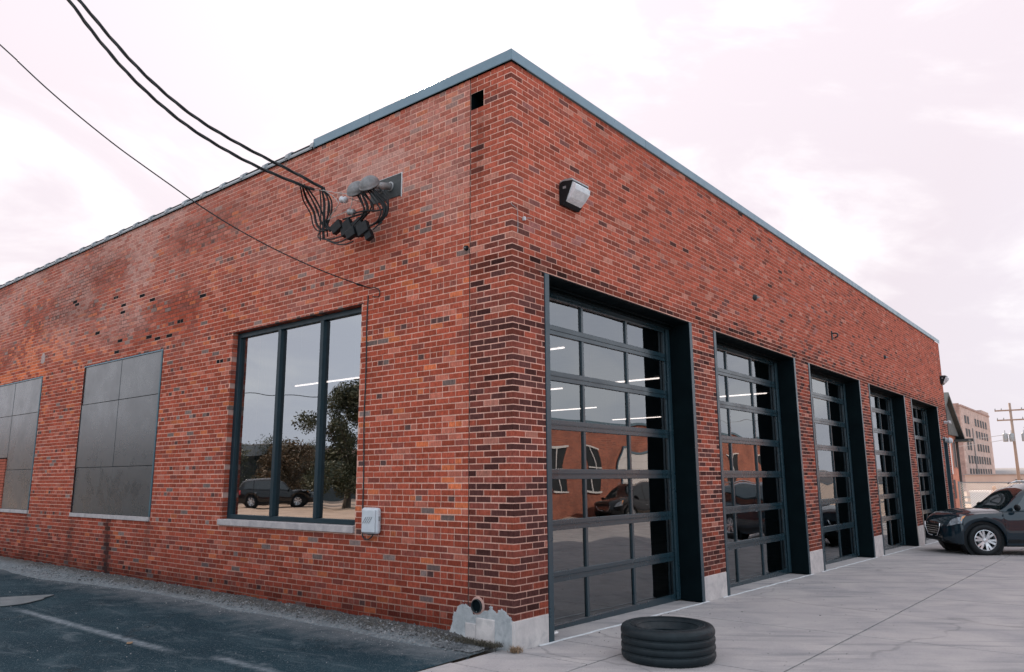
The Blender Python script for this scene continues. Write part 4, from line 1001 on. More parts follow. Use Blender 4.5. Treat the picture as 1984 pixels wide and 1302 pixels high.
for rr2 in (.395, .335): rg.lathe([(rr2-.006, .2585 if rr2 > .36 else .238), (rr2-.002, .262 if rr2 > .36 else .244), (rr2+.004, .262 if rr2 > .36 else .2455), (rr2+.008, .257 if rr2 > .36 else .2415)], (0, 0, 0), n=72)
fixn(rg.build('sidewall_rib', M['tyre'], t, smooth=True))
fixn(MB().lathe([(.258, .172), (.246, .176), (.243, .188), (.252, .198), (.270, .203)], (0, 0, 0), n=72).build('bead', M['tyre'], t, smooth=True))
tag(t, 'black ribbed truck tyre lying flat on the concrete before the nearest garage door', 'tyre')

# ------------------------------------------------------------------ cars
def car(loc, rz, paint, label, name='parked_car', group=None, suv=True):
    t = empty(name, loc, rz); RW = .38; XF, XR = 1.46, -1.42; Lf, Lr = 2.28, -2.5; WW = .965
    def interp(x, tab):
        for i in range(len(tab)-1):
            if tab[i][0] <= x <= tab[i+1][0]:
                u = (x-tab[i][0])/(tab[i+1][0]-tab[i][0]); u = u*u*(3-2*u)*.5+u*.5; return tab[i][1]+(tab[i+1][1]-tab[i][1])*u
        return tab[-1][1] if x > tab[-1][0] else tab[0][1]
    belt = [(-2.52, .90), (-2.40, 1.10), (-1.6, 1.16), (0, 1.10), (.95, 1.07), (1.5, 1.04), (1.98, .97), (2.17, .87), (2.28, .72)]
    wid = [(-2.52, .70), (-2.40, .86), (-2.0, .94), (0, WW), (1.6, WW), (1.94, .91), (2.14, .78), (2.28, .58)]
    bot = [(-2.52, .48), (-2.3, .34), (-1.9, .25), (1.8, .24), (2.07, .28), (2.28, .38)]
    def sec(x):
        w_, bz, z0 = interp(x, wid), interp(x, belt), interp(x, bot); zb = z0
        for xw in (XF, XR):
            d = abs(x-xw); ra = RW+.085
            if d < ra: zb = max(zb, RW-.0+math.sqrt(ra*ra-d*d)*.97)
        zb = min(zb, bz-.14)
        flare = max(0, 1-min(abs(x-XF), abs(x-XR))/.62)*.028
        def yy(k, z): return (w_*k+flare*(1 if .35 < z < .98 else .4))
        zz = lambda f: zb+(bz-zb)*f
        zs_ = [zb, zb+.02, max(zz(.25), zb+.02), zz(.5), zz(.72), zz(.88), bz-.03, bz]
        ks = [.93, .975, 1.0, 1.005, .985, .962, .93, .86]
        p = [(yy(k, z), z) for k, z in zip(ks, zs_)]
        cr_ = .045*max(0, min(1, (x-.9)/.5)) if x > 0 else 0
        p += [(w_*.62, bz+.025+cr_*.5), (w_*.35, bz+.035+cr_*.7), (0, bz+.04+cr_*.6)]
        return p
    xs = sorted(set([round(v, 3) for v in list(np.linspace(Lr, Lf, 60))+[xw+(RW+.085)*math.cos(a__) for xw in (XF, XR) for a__ in np.linspace(0, math.pi, 17)]]))
    def full(x):
        p = sec(x); return [(x, y, z) for y, z in p]+[(x, -y, z) for y, z in reversed(p[:-1])]
    b = MB(); b.grid([full(x) for x in xs]); n_ = len(full(0))
    b.f.append(tuple(range(n_))); b.f.append(tuple(len(b.v)-1-k for k in range(n_)))
    body = fixn(b.build('body', paint, t, auto=38))
    MB().box((-1.95, -.80, .22), (1.9, .80, .45)).build('underbody', M['black'], t)
    for xw in (XF, XR):
        for s2 in (-1, 1):
            o_ = MB(); pts = []
            o_.tube([(xw, s2*.55, RW), (xw, s2*.86, RW)], RW+.09, 24); o_.build('wheel_well', M['black'], t)
    def surf(x, s, off=.004, sgn=1):
        p = sec(x); i = min(int(s), len(p)-2); f = s-i; y = p[i][0]*(1-f)+p[i+1][0]*f; z = p[i][1]*(1-f)+p[i+1][1]*f
        dy, dz = p[i+1][1]-p[i][1], -(p[i+1][0]-p[i][0]); l_ = math.hypot(dy, dz) or 1
        return (x+off*.5, sgn*(y+off*dy/l_), z+off*dz/l_)
    def patch(nm, x0, x1, s0, s1, mat, off=.005, n1=8, n2=4, sg=(1, -1), skew=0):
        for s2 in sg:
            o_ = MB(); o_.grid([[surf(x0+(x1-x0)*i/n1+skew*j/n2, s0+(s1-s0)*j/n2, off, s2) for j in range(n2+1)] for i in range(n1+1)]); o_.build(nm, mat, t, smooth=True)
    patch('headlight', 1.93, 2.21, 4.0, 5.7, M['headlamp'], .008, skew=-.10); patch('turn_signal', 1.88, 1.95, 4.5, 5.4, M['lens_amber'], .010, 3, 2, skew=-.06)
    patch('tail_light', -2.49, -2.30, 3.6, 6.2, M['lens_red'], .01); patch('body_moulding', -.95, .95, 1.3, 1.75, M['black'], .01, 16, 2)
    patch('wheel_arch_trim', XF-.52, XF+.52, .0, .9, paint, .004, 16, 2) if False else None
    # fascia: grille with chrome bars, lower intake, emblem ring, bumper corner, plate
    gp = MB(); gx = Lf+.012
    g0 = MB().prism([(gx, y, z) for y, z in [(-.40, .74), (.40, .74), (.46, .66), (.36, .47), (-.36, .47), (-.46, .66)]], (.01, 0, 0)); fixn(g0.build('grille', M['black'], t))
    for k in range(4):
        z_ = .51+k*.055; MB().box((gx+.011, -.36-.02*k, z_), (gx+.022, .36+.02*k, z_+.014)).build('grille_bar', M['chrome'], t)
    for s2 in (-1, 1): MB().tube([(gx+.01, s2*.50, .76), (gx+.02, s2*.47, .63), (gx+.02, s2*.30, .45), (gx+.02, 0, .43)], .018, 6).build('grille_surround', M['chrome'], t, smooth=True)
    MB().box((2.12, -.50, .33), (gx+.02, .55, .40)).build('lower_intake', M['black'], t)
    # greenhouse
    rf = [(-2.46, 1.10), (-2.30, 1.45), (-2.12, 1.62), (-1.6, 1.715), (-.6, 1.745), (.0, 1.70), (.32, 1.60), (1.02, 1.085)]
    def gsec(x):
        zr = interp(x, rf); zb = interp(x, belt)-.01; f = max(0, (zr-zb)/.6); wb = interp(x, wid)*.875
        return [(wb, zb), (wb-.045*f, zb+(zr-zb)*.35), (wb-.115*f, zb+(zr-zb)*.78), (wb-.17*f, zr-.045*f), (wb-.27*f, zr-.006), (wb*.35, zr+.022*f), (0, zr+.03*f)]
    gx_ = sorted(set([round(v, 3) for v in np.linspace(-2.46, 1.02, 50)]))
    def gfull(x): p = gsec(x); return [(x, y, z) for y, z in p]+[(x, -y, z) for y, z in reversed(p[:-1])]
    o_ = MB(); o_.grid([gfull(x) for x in gx_]); fixn(o_.build('cabin', paint, t, auto=40))
    def gsurf(x, v, off, sgn):
        p = gsec(x); s = v*3; i = min(int(s), 2); f = s-i
        y = p[i][0]*(1-f)+p[i+1][0]*f; z = p[i][1]*(1-f)+p[i+1][1]*f; return (x, sgn*(y+off), z+off*.25)
    for nm, xa, xb, ta, tb in (('front_window', -.22, .80, -.22, .24), ('rear_window', -1.18, -.28, -1.14, -.28), ('quarter_window', -2.06, -1.24, -1.92, -1.22)):
        for sg in (1, -1):
            o_ = MB(); rows = []
            for i in range(9):
                r_ = []
                for j in range(5):
                    v = .07+.80*j/4; x = (xa+(xb-xa)*i/8)*(1-j/4)+(ta+(tb-ta)*i/8)*j/4; r_.append(gsurf(x, v, .006, sg))
                rows.append(r_)
            o_.grid(rows); o_.build(nm, M['car_dark_glass'], t, smooth=True)
    def topsurf(x, f, off): 
        p = gsec(x); y = p[3][0]*f; zr = p[3][1]*abs(f)**3+(1-abs(f)**3)*p[6][1]; return (x+off*.6, y, zr+off)
    for nm, x0, x1 in (('windscreen', .34, .99), ('rear_screen', -2.42, -2.18)):
        o_ = MB(); o_.grid([[topsurf(x0+(x1-x0)*i/8, -.90+1.8*j/8, .012) for j in range(9)] for i in range(9)]); o_.build(nm, M['car_dark_glass'], t, smooth=True)
    for s2 in (-1, 1):
        MB().tube([(-1.9, s2*.62, 1.735), (-1.7, s2*.63, 1.775), (-.1, s2*.63, 1.79), (.12, s2*.62, 1.72)], .014, 6).build('roof_rail', M['chrome'], t, smooth=True)
        o_ = MB().box((.62, s2*.90-.02, 1.10), (.72, s2*.90+.02, 1.14)); 
        m_ = MB().lathe([(0, -.11), (.06, -.095), (.085, -.03), (.085, .03), (.06, .095), (0, .11)], (0, 0, 0), axis=1, n=14); mo = fixn(m_.build('mirror', M['black'], t, smooth=True)); mo.location = (.70, s2*1.04, 1.16); mo.scale = (.62, 1, .95)
        for xd in (-.14, -1.10): MB().tube([(xd-.1, s2*(WW+.005), .93), (xd-.05, s2*(WW+.025), .935), (xd+.05, s2*(WW+.025), .935), (xd+.1, s2*(WW+.005), .93)], .011, 6).build('door_handle', M['chrome'], t, smooth=True)
        seams = MB()
        for xd in (.98, -.22, -1.18): seams.tube([tuple(surf(xd, s3, .0015, s2)) for s3 in (1.2, 2, 3, 4, 5, 6, 6.8)], .003, 4)
        seams.build('door_seam', M['black'], t)
        seams = MB().tube([tuple(surf(x, 7.2, .0015, s2)) for x in np.linspace(1.02, 2.08, 10)], .003, 4); seams.build('bonnet_seam', M['black'], t)
    for xw in (XF, XR):
        for s2 in (-1, 1):
            wh = empty('wheel', (xw, s2*.855, RW)); wh.parent = t
            pr = [(.245, -.10), (.30, -.115), (.35, -.11), (.378, -.085), (.382, 0), (.378, .085), (.35, .11), (.30, .115), (.25, .105), (.245, .09)]
            fixn(MB().lathe(pr, (0, 0, 0), axis=1, n=48, close=True).build('tyre', M['black'], wh, smooth=True))
            rm = MB().lathe([(.252, .103*s2), (.240, .108*s2), (.228, .095*s2), (.222, .03*s2), (.222, -.09*s2)], (0, 0, 0), axis=1, n=48)
            for k in range(6):
                for dd in (-.12, .12):
                    an = k*math.pi/3+dd+.2; an2 = k*math.pi/3+dd*1.6+.2
                    c0 = (.045*math.cos(an), .085*s2, .045*math.sin(an)); c1 = (.232*math.cos(an2), .098*s2, .232*math.sin(an2))
                    d_ = Vector((-math.sin(an), 0, math.cos(an))); wa, wb = .020, .014+.012
                    P_ = [Vector(c0)-d_*wa, Vector(c0)+d_*wa, Vector(c1)+d_*wb, Vector(c1)-d_*wb]
                    rm.prism(P_, (0, -.02*s2, 0))
            rm.lathe([(0, .098*s2), (.05, .094*s2), (.062, .07*s2), (.062, .03*s2)], (0, 0, 0), axis=1, n=20)
            fixn(rm.build('rim', M['alloy'], wh, auto=40))
            fixn(MB().lathe([(0, .015*s2), (.15, .015*s2), (.152, -.01*s2)], (0, 0, 0), axis=1, n=32).build('brake_disc', M['galv'], wh))
            MB().lathe([(0, -.02*s2), (.225, -.02*s2)], (0, 0, 0), axis=1, n=32).build('barrel', M['black'], wh)
    tag(t, label, 'car', group); return t
t_ = NT('headlamp_lens'); t_.set(Base_Color=(.30, .33, .36, 1), Roughness=.08, Metallic=.6); t_.bump(t_.noise(t_.pos(), 18, 3, .8), .8, .03); M['headlamp'] = t_.m
t_ = NT('car_dark_glass'); t_.set(Base_Color=(.012, .018, .020, 1), Roughness=.03); t_.p.inputs['IOR'].default_value = 1.75; M['car_dark_glass'] = t_.m
hd = math.atan2(.866, -.5); hx, hy = math.cos(hd), math.sin(hd); lx, ly = -hy, hx
wx, wy = 15.95, -1.92     # front left wheel contact
cx = wx-1.46*hx-.93*lx; cy = wy-1.46*hy-.93*ly
car((cx, cy, gz(cx, 0)+.0), hd, M['paint_dark'], 'dark blue SUV parked with its nose towards the far garage doors', 'suv')
car((29.3, -15.2, gz(29, 0)-.05), math.pi, M['paint_black'], 'black SUV parked before the brick building across the yard, seen in reflection', 'suv')
car((-17.9, 42.2, -.062), R(214), M['paint_grey'], 'grey car, left of the two reflected in the side window', group='cars parked across the side lot')
car((-21.9, 37.3, -.062), R(209), M['paint_black'], 'black car, right of the two reflected in the side window', group='cars parked across the side lot')

# ------------------------------------------------------------------ background buildings
t = empty('office_tower', (184, 23, -1.65)); zb = 1.65
MB().box((0, 0, 0), (42, .3, 16.6+zb)).build('wall', M['tower_brick'], t); MB().box((0, .3, 0), (.3, 15, 17.3+zb)).build('wall', M['tower_side'], t)
MB().box((.3, 14.7, 0), (42, 15, 16.6+zb)).box((41.7, .3, 0), (42, 14.7, 16.6+zb)).build('wall', M['tower_brick'], t)
MB().box((-.1, -.15, 16.6+zb), (42.1, .45, 17.0+zb)).build('parapet', M['tower_side'], t); MB().box((30, 0, 17.0+zb), (42, 6, 17.7+zb)).build('parapet', M['tower_brick'], t)
MB().box((2, 5, 16+zb), (12, 14, 20+zb)).build('penthouse', M['tower_side'], t); MB().box((.3, .3, 16.5+zb), (41.7, 14.7, 16.6+zb)).build('roof', M['roof_felt'], t)
wm = MB().box((-.3, -.06, -.1), (1.9, -.01, 1.65)).mesh('window', M['far_glass']); wf = MB().box((-.4, -.12, -.26), (2.0, -.065, -.11)).box((-.3, -.10, .72), (1.9, -.065, .80)).mesh('window_sill', M['grey_siding'])
for r_i, z_ in enumerate((14.0, 11.1, 8.15, 5.2, 2.35, -.5)):
    cols = [188.5, 192, 202.5, 206.5, 210.5, 214.5, 218.5] if r_i < 3 else [188, 191.8, 195.5, 199.2, 202.8, 206.6, 210.5, 214.5, 218.5]
    for cx_ in cols:
        o = inst(wm, 'window', t, (cx_-184-.75, 0, z_-.8+zb)); pass
MB().box((12.2, -.2, 3), (12.9, -.05, 14)).build('downpipe', M['grey_siding'], t)
tag(t, 'tan brick office block with rows of small dark windows, tallest building in the distance', 'building')
t = empty('gabled_house', (37.3, 2.75, -.75)); 
MB().box((0, 0, 0), (6.1, 9, 4.65)).build('wall', M['house_brick'], t)
fixn(MB().prism([(0, .0, 4.65), (6.1, .0, 4.65), (3.05, .0, 6.55)], (0, 8.9, 0)).build('gable_wall', M['grey_siding'], t))
for s2 in (-1, 1):
    a_ = [(3.05, -.4, 6.68), (3.05+s2*3.55, -.4, 4.42), (3.05+s2*3.55, -.4, 4.58), (3.05, -.4, 6.86)]
    fixn(MB().prism(a_, (0, 10.3, 0)).build('roof', M['slate'], t))
MB().box((5.6, -.72, 4.30), (6.66, 9, 4.42)).box((6.62, -.8, 4.34), (6.78, 9, 4.50)).build('gutter', M['slate'], t); MB().box((6.0, -.12, 0), (6.12, -.0, 4.35)).build('downpipe', M['slate'], t)
fixn(MB().prism([(3.05, -.2, 6.5), (6.0, -.2, 4.6), (3.05, -.2, 4.6)], (0, .15, 0)).build('gable_shade', M['slate'], t))  # dark triangle put in for the shade under the roof overhang
w_ = MB().box((4.9, -.03, 2.9), (5.5, .02, 4.25)).build('window', M['far_glass'], t); MB().box((4.82, -.05, 2.82), (4.9, -.0, 4.3)).box((5.5, -.05, 2.82), (5.58, 0, 4.3)).build('frame', M['grey_siding'], w_)
MB().box((3.2, -.06, 2.5), (4.0, -.0, 4.2)).build('signboard', M['white_paint'], t)
MB().box((3.9, -.03, 1.2), (4.5, .02, 2.2)).build('window', M['far_glass'], t)
tag(t, 'orange brick house with a steep dark gable roof just past the garage building', 'house')
t = empty('warehouse', (90, 9.5, -1.36))
MB().box((0, -22, 0), (14, 0, 3.1)).build('wall', M['far_white'], t); MB().box((-.12, -22.1, 3.1), (14.1, .1, 3.2)).build('parapet', M['grey_siding'], t); MB().box((-.2, -5.2, 2.35), (-.02, -4.6, 2.6)).build('wall_light', M['slate'], t)
for k in range(3): MB().box((-.05, -21+k*6, 0), (-.01, -17.5+k*6, 2.1)).build('loading_door', M['grey_siding'], t)
tag(t, 'long low pale building at eye level beyond the fence', 'building')
# guardrail in front of it
t = empty('guardrail', (62, 6, -.9))
for k in range(8): MB().box((-.08, -2.5*k-.08, 0), (.08, -2.5*k+.08, 1.05)).build('post', M['wood'], t)
for z_ in (.45, .85): MB().box((-.14, -20, z_), (-.081, .3, z_+.16)).build('rail', M['galv'], t)
tag(t, 'two-rail guard rail on posts before the low pale building', 'railing')
t = empty('storage_box', (56, 2.6, -.83)); MB().box((0, -1.6, .1), (1.6, 1.6, 1.35)).build('body', M['white_plastic'], t); MB().box((-.02, -1.66, 1.35), (1.66, 1.66, 1.45)).build('lid', M['white_paint'], t)
for s2 in (-1, 1): MB().box((.1, s2*1.3-.1, 0), (1.5, s2*1.3+.1, .1)).build('skid', M['wood'], t)
tag(t, 'pale grey storage box beyond the fence', 'box')
# chain-link fence
t = empty('chain_link_fence', (27.6, .35, gz(27.6, 0)-.05))
for k in range(6): MB().tube([(0, -2.1*k, 0), (0, -2.1*k, 1.92)], .03, 8).build('post', M['galv'], t)
MB().tube([(0, .0, 1.88), (0, -10.5, 1.88)], .02, 6).build('top_rail', M['galv'], t)
ms = MB()
for k in range(-26, 150):
    y0 = -k*.085
    for s2 in (1, -1):
        ya = y0; yb = y0-s2*1.78
        za, zb_ = .08, 1.86
        if max(ya, yb) > 0 or min(ya, yb) < -10.5:
            ta, tb = 0, 1
            if yb != ya:
                for lim in (0, -10.5):
                    u = (lim-ya)/(yb-ya)
                    if 0 < u < 1:
                        if (ya > 0 or ya < -10.5): ta = max(ta, u)
                        else: tb = min(tb, u)
                if (ya > 0 or ya < -10.5) and ta == 0: continue
            yA, zA, yB, zB = ya+(yb-ya)*ta, za+(zb_-za)*ta, ya+(yb-ya)*tb, za+(zb_-za)*tb
        else: yA, zA, yB, zB = ya, za, yb, zb_
        ms.tube([(0, yA, zA), (0, yB, zB)], .006, 3, False)
tag(ms.build('wire_mesh', M['fence_wire'] if 'fence_wire' in M else M['galv'], t), kind='stuff')
tag(t, 'chain-link fence with galvanised posts closing the yard behind the parked SUV', 'fence')
# utility pole with crossarms and transformers
t = empty('utility_pole', (78.4, 3.43, -1.15))
MB().tube([(0, 0, 0), (0, 0, 9.5)], [.15, .10], 12).build('shaft', M['wood'], t, smooth=True)
for z_, y0, y1 in ((8.75, -1.6, 1.25), (7.85, -1.6, 1.15)):
    MB().box((-.12, y0, z_), (-.0, y1, z_+.13)).build('crossarm', M['wood'], t)
    for yy in (y0+.1, y0+.7, y1-.55, y1-.05): MB().lathe([(.0, .0), (.05, .02), (.05, .1), (.03, .16), (0, .2)], (-.06, yy, z_+.13), n=8).build('insulator', M['galv'], t)
for yy in (.62, .12, -.85):
    c_ = MB().lathe([(0, 0), (.2, 0), (.21, .05), (.21, .68), (.17, .76), (0, .78)], (-.32, yy, 5.9), n=16).build('transformer', M['galv'], t, smooth=True); fixn(c_); MB().tube([(-.32, yy, 6.68), (-.32, yy, 6.95)], .03, 6).build('bushing', M['galv'], c_)
MB().box((-.35, -1.7, 7.1), (-.2, -.9, 7.2)).build('cutout_arm', M['galv'], t)
tag(t, 'wooden utility pole with two crossarms and grey transformers in the distance', 'utility pole')
def wire(a_, b_, sag, r, label):
    pts = [Vector(a_).lerp(Vector(b_), k/20)-Vector((0, 0, sag*4*(k/20)*(1-k/20))) for k in range(21)]
    tag(MB().tube(pts, r, 4).build('overhead_wire', M['grey_wire']), label, 'wire', 'overhead wires at the distant pole')
wire((78.3, 3.4, 5.5), (60, 13, 4.4), .35, .022, 'upper of the sagging wires running left from the distant utility pole'); wire((78.3, 3.4, 5.1), (60, 13, 4.0), .5, .022, 'lower of the sagging wires running left from the distant utility pole')
wire((78.3, 2.2, 8.8), (84, -40, 9), .9, .02, 'high wire running right from the distant utility pole')
# distant wooded ridge line
t = MB(); rows = []
for k in range(80):
    y_ = -160+k*6; h = 4.3+1.6*float(fbm(k*.13, .5, 6)); rows.append([(420, y_, -3), (420+4*math.sin(k), y_, h*.7), (430, y_, h), (470, y_, h*.6)])
tag(t.grid(rows).build('far_hills', M['grey_siding'], smooth=True), 'low grey distant rise on the horizon', kind='structure')

# ------------------------------------------------------------------ person beyond the fence
t = empty('person', (46.2, 1.50, gz(46.2, 0)-.05), R(172))
def skin(name, pts, edges, rad, mat, sub=1):
    me = bpy.data.meshes.new(name); me.from_pydata(pts, edges, []); me.materials.append(mat); o = bpy.data.objects.new(name, me); COL.objects.link(o); o.parent = t
    md = o.modifiers.new('skin', 'SKIN'); md.use_smooth_shade = True
    for i, r_ in enumerate(rad): me.skin_vertices[0].data[i].radius = (r_, r_)
    me.skin_vertices[0].data[0].use_root = True
    s3 = o.modifiers.new('sub', 'SUBSURF'); s3.levels = sub; s3.render_levels = sub; return o
P_ = [(0, 0, .95), (0, 0, 1.2), (0, 0, 1.42), (0, 0, 1.52), (.02, 0, 1.62), (.02, 0, 1.72), (0, .09, .9), (.03, .11, .48), (0, .12, .07), (.14, .12, .04), (0, -.09, .9), (-.03, -.11, .48), (-.05, -.12, .07), (.09, -.12, .04),
      (0, .19, 1.40), (.04, .25, 1.12), (.26, .16, 1.10), (.34, .12, 1.12), (0, -.19, 1.40), (.04, -.25, 1.12), (.27, -.14, 1.08), (.35, -.08, 1.10)]
E_ = [(0,1),(1,2),(2,3),(3,4),(4,5),(0,6),(6,7),(7,8),(8,9),(0,10),(10,11),(11,12),(12,13),(2,14),(14,15),(15,16),(16,17),(2,18),(18,19),(19,20),(20,21)]
R_ = [.14, .13, .14, .055, .085, .075, .085, .06, .045, .035, .085, .06, .045, .035, .065, .045, .033, .03, .065, .045, .033, .03]
skin('body', P_, E_, R_, M['skin'], 2)
skin('shirt', [(0, 0, .96), (0, 0, 1.2), (0, 0, 1.41), (0, .19, 1.40), (.03, .235, 1.2), (0, -.19, 1.40), (.03, -.235, 1.2)], [(0,1),(1,2),(2,3),(3,4),(2,5),(5,6)], [.165, .155, .16, .085, .075, .085, .075], M['shirt'], 2)
skin('trousers', [(0, 0, .94), (0, .09, .88), (.03, .11, .48), (0, .12, .10), (0, -.09, .88), (-.03, -.11, .48), (-.05, -.12, .10)], [(0,1),(1,2),(2,3),(0,4),(4,5),(5,6)], [.155, .105, .08, .065, .105, .08, .065], M['trousers'], 2)
hr = MB().lathe([(0, .115), (.06, .10), (.10, .04), (.105, -.02), (.09, -.07)], (0, 0, 0), n=16).build('hair', M['hair'], t, smooth=True); hr.location = (0, 0, 1.69)
fc = MB()
for s2 in (-1, 1): fc.box((.098, s2*.03-.008, 1.672), (.106, s2*.03+.008, 1.682))
fc.box((.09, -.02, 1.615), (.103, .02, 1.622)); fc.build('face_detail', M['hair'], t); MB().tube([(.095, 0, 1.675), (.118, 0, 1.648), (.1, 0, 1.64)], .009, 5).build('nose', M['skin'], t)
tag(t, 'person with fair hair in a white t-shirt standing beyond the fence with forearms raised', 'person')

# ------------------------------------------------------------------ what the glass reflects: across the yard
t = empty('garage_building', (5, -17, -.5))
MB().box((0, -12, 0), (60, 0, 5.1)).build('wall', M['far_brick'], t); MB().box((-.1, -12.1, 5.1), (60.1, .08, 5.25)).build('coping_strip', M['cap'], t)
for x_ in (2.5, 8.5, 14, 19.7, 23.0, 36, 42, 48):
    w_ = MB().box((x_, .005, 1.6), (x_+1.45, .02, 3.75)).build('window', M['far_glass'], t)
    f_ = MB().box((x_-.06, .02, 3.75), (x_+1.51, .07, 3.83)).box((x_-.06, .02, 1.5), (x_+1.51, .10, 1.6)).box((x_+.69, .021, 1.6), (x_+.76, .06, 3.75)).box((x_, .022, 2.65), (x_+1.45, .055, 2.72)); f_.build('frame', M['white_paint'], w_)
for x_ in (26.7, 31.5, 53):
    d_ = empty('garage_door', (0, 0, 0)); d_.parent = t
    for k in range(6): MB().box((x_, .01, .35+k*.56), (x_+3.6, .05, .35+k*.56+.545)).build('door_section', M['white_paint'], d_)
    MB().box((x_-.12, .01, .3), (x_-.01, .09, 3.85)).box((x_+3.61, .01, .3), (x_+3.72, .09, 3.85)).box((x_-.01, .01, 3.72), (x_+3.61, .09, 3.85)).build('frame', M['cap'], d_)
tag(t, 'red brick building with white doors across the yard, seen only in the door glass', 'building')
t = empty('workshop', (-34, 52, -.06)); MB().box((-30, -3, 0), (20, 8, 3.4)).build('wall', M['slate'], t); MB().box((-30.2, -3.2, 3.4), (20.2, 8.2, 3.6)).build('roof', M['slate'], t); MB().box((4, -3.4, 3.6), (8, -1, 4.4)).build('roof_unit', M['galv'], t)
tag(t, 'long dark workshop beyond the side lot, seen only in the window glass', 'building')
t = empty('shop', (-60, 78, -.06)); MB().box((-50, 0, 0), (50, 12, 5.8)).build('wall', M['far_white'], t); MB().box((-50.2, -.2, 5.8), (50.2, 12.2, 6.0)).build('parapet', M['grey_siding'], t); tag(t, 'pale long building far behind the dark workshop, seen only in the window glass', 'building')
def tree(x, y, h, r, mat, n_, label, cat='tree', name='tree', squash=1.0):
    t = empty(name, (x, y, -.06)); tr = MB(); random.seed(int(x*31+y*7))
    tr.tube([(0, 0, 0), (.05, 0, h*.3), (0, .1, h*.6)], [.022*h+.05, .015*h+.04, .03], 8)
    for k in range(7):
        an = k*2.4; e = Vector((math.cos(an)*r*.6, math.sin(an)*r*.6, h*(.45+.4*random.random()))); tr.tube([(0, 0, h*.28), tuple(e*.5+Vector((0, 0, h*.12))), tuple(e)], [.07, .045, .015], 5)
    tr.build('trunk', M['bark'], t)
    cl = [(Vector((random.gauss(0, .42)*r, random.gauss(0, .42)*r, h*random.uniform(.14, .97)*squash)), random.uniform(.16, .30)*r) for _ in range(64)]
    V = []; F = []
    for _ in range(n_):
        c_, cr_ = random.choice(cl); tp = 1-.55*max(0, (c_.z/h-.55))
        d = Vector((random.gauss(0, 1), random.gauss(0, 1), random.gauss(0, .8))).normalized()*cr_*random.uniform(.4, 1.05); p = Vector((c_.x*tp, c_.y*tp, c_.z))+d
        a_ = Vector((random.gauss(0, 1), random.gauss(0, 1), random.gauss(0, 1))).normalized(); b_ = a_.cross(Vector((random.gauss(0, 1), random.gauss(0, 1), random.gauss(0, 1)))).normalized(); s2 = random.uniform(.05, .11)
        k = len(V); V += [tuple(p-a_*s2), tuple(p+b_*s2*.5), tuple(p+a_*s2), tuple(p-b_*s2*.5)]; F.append((k, k+1, k+2, k+3))
    MB().add(V, F).build('crown', mat, t); tag(t, label, cat); return t
tree(-24.2, 32.9, 7.6, 3.1, M['foliage'], 30000, 'tall dark tree across the side lot, seen in the right light of the window')
tree(-25.5, 41, 4.2, 2.3, M['foliage2'], 12000, 'low rusty-leaved tree across the side lot, seen in the window glass')
tree(-30, 47.5, 4.6, 4.0, M['foliage'], 11000, 'broad dark tree before the workshop, left of the rusty one in the window glass')
tree(-24, 49, 4.4, 4.0, M['foliage'], 11000, 'broad dark tree farther left in the window glass behind the parked cars')
t = empty('street_lamp', (-38, 46, -.06)); MB().tube([(0, 0, 0), (0, 0, 6.6)], [.09, .06], 8).build('post', M['galv'], t); MB().tube(spl([(0, 0, 6.0), (.9, 0, 6.9), (2.2, 0, 7.3)], 5), .04, 6).build('arm', M['galv'], t); MB().box((2.1, -.12, 7.15), (2.7, .12, 7.32)).build('lamp_head', M['galv'], t); tag(t, 'curved-arm street lamp across the side lot, seen in the window glass', 'street lamp')
tag(MB().tube([Vector((-60, 34, 9.0)).lerp(Vector((10, 62, 10)), k/20)-Vector((0, 0, 5*(k/20)*(1-k/20))) for k in range(21)], .03, 4).build('overhead_wire', M['cable']), 'slack overhead wire across the side lot, seen in the window glass', 'wire')

# ------------------------------------------------------------------ ground litter
random.seed(3)
def rocks(n_, fn, r0, r1, name, mat, label, parent=None):
    V = []; F = []
    for _ in range(n_):
        x, y, z = fn(); r_ = random.uniform(r0, r1)*(1 if random.random() < .9 else 1.8); k = len(V)
        p = [Vector((random.uniform(.6, 1.2), 0, 0)), Vector((0, random.uniform(.6, 1.2), 0)), Vector((-random.uniform(.6, 1.2), 0, 0)), Vector((0, -random.uniform(.6, 1.2), 0)), Vector((random.uniform(-.3, .3), random.uniform(-.3, .3), random.uniform(.5, .9))), Vector((0, 0, -.5))]
        rz = Matrix.Rotation(random.uniform(0, 6), 3, 'Z'); V += [tuple(rz@q_*r_+Vector((x, y, z))) for q_ in p]
        F += [(k+a_, k+(a_+1) % 4, k+4) for a_ in range(4)]+[(k+(a_+1) % 4, k+a_, k+5) for a_ in range(4)]
    o = MB().add(V, F).build(name, mat); tag(o, label, kind='stuff'); return o
def on_strip():
    y = .25+random.random()**1.35*12; x = strip_off(y)*random.random()**.8*1.04; return x, y, strip_h(x, y)+.001
rocks(3800, on_strip, .003, .012, 'gravel', M['stone'], 'loose gravel on the dirt strip at the foot of the side wall')
rocks(3600, lambda: (lambda y, k: (strip_off(y)*k, y, strip_h(strip_off(y)*k, y)+.001))(.25+random.random()**1.3*12, random.random()**2*.8), .004, .017, 'gravel', M['black_stone'], 'dark gravel and grit on the dirt strip at the foot of the side wall')
rocks(500, lambda: (lambda y: (strip_off(y)-abs(random.gauss(0, .16)), y, .002))(.3+random.random()*10), .003, .009, 'gravel', M['stone'], 'stray gravel on the asphalt along the dirt strip')
rocks(900, lambda: (lambda y: (-.05-random.random()*.35, y, .02))(.23+random.random()*.55), .006, .016, 'rubble', M['gravel'], 'dark crumbled dirt at the pilaster foot')
rocks(420, lambda: (-random.uniform(.4, 5), random.uniform(.3, 9), -.014), .003, .008, 'grit', M['stone'], 'scattered pale grit on the asphalt')
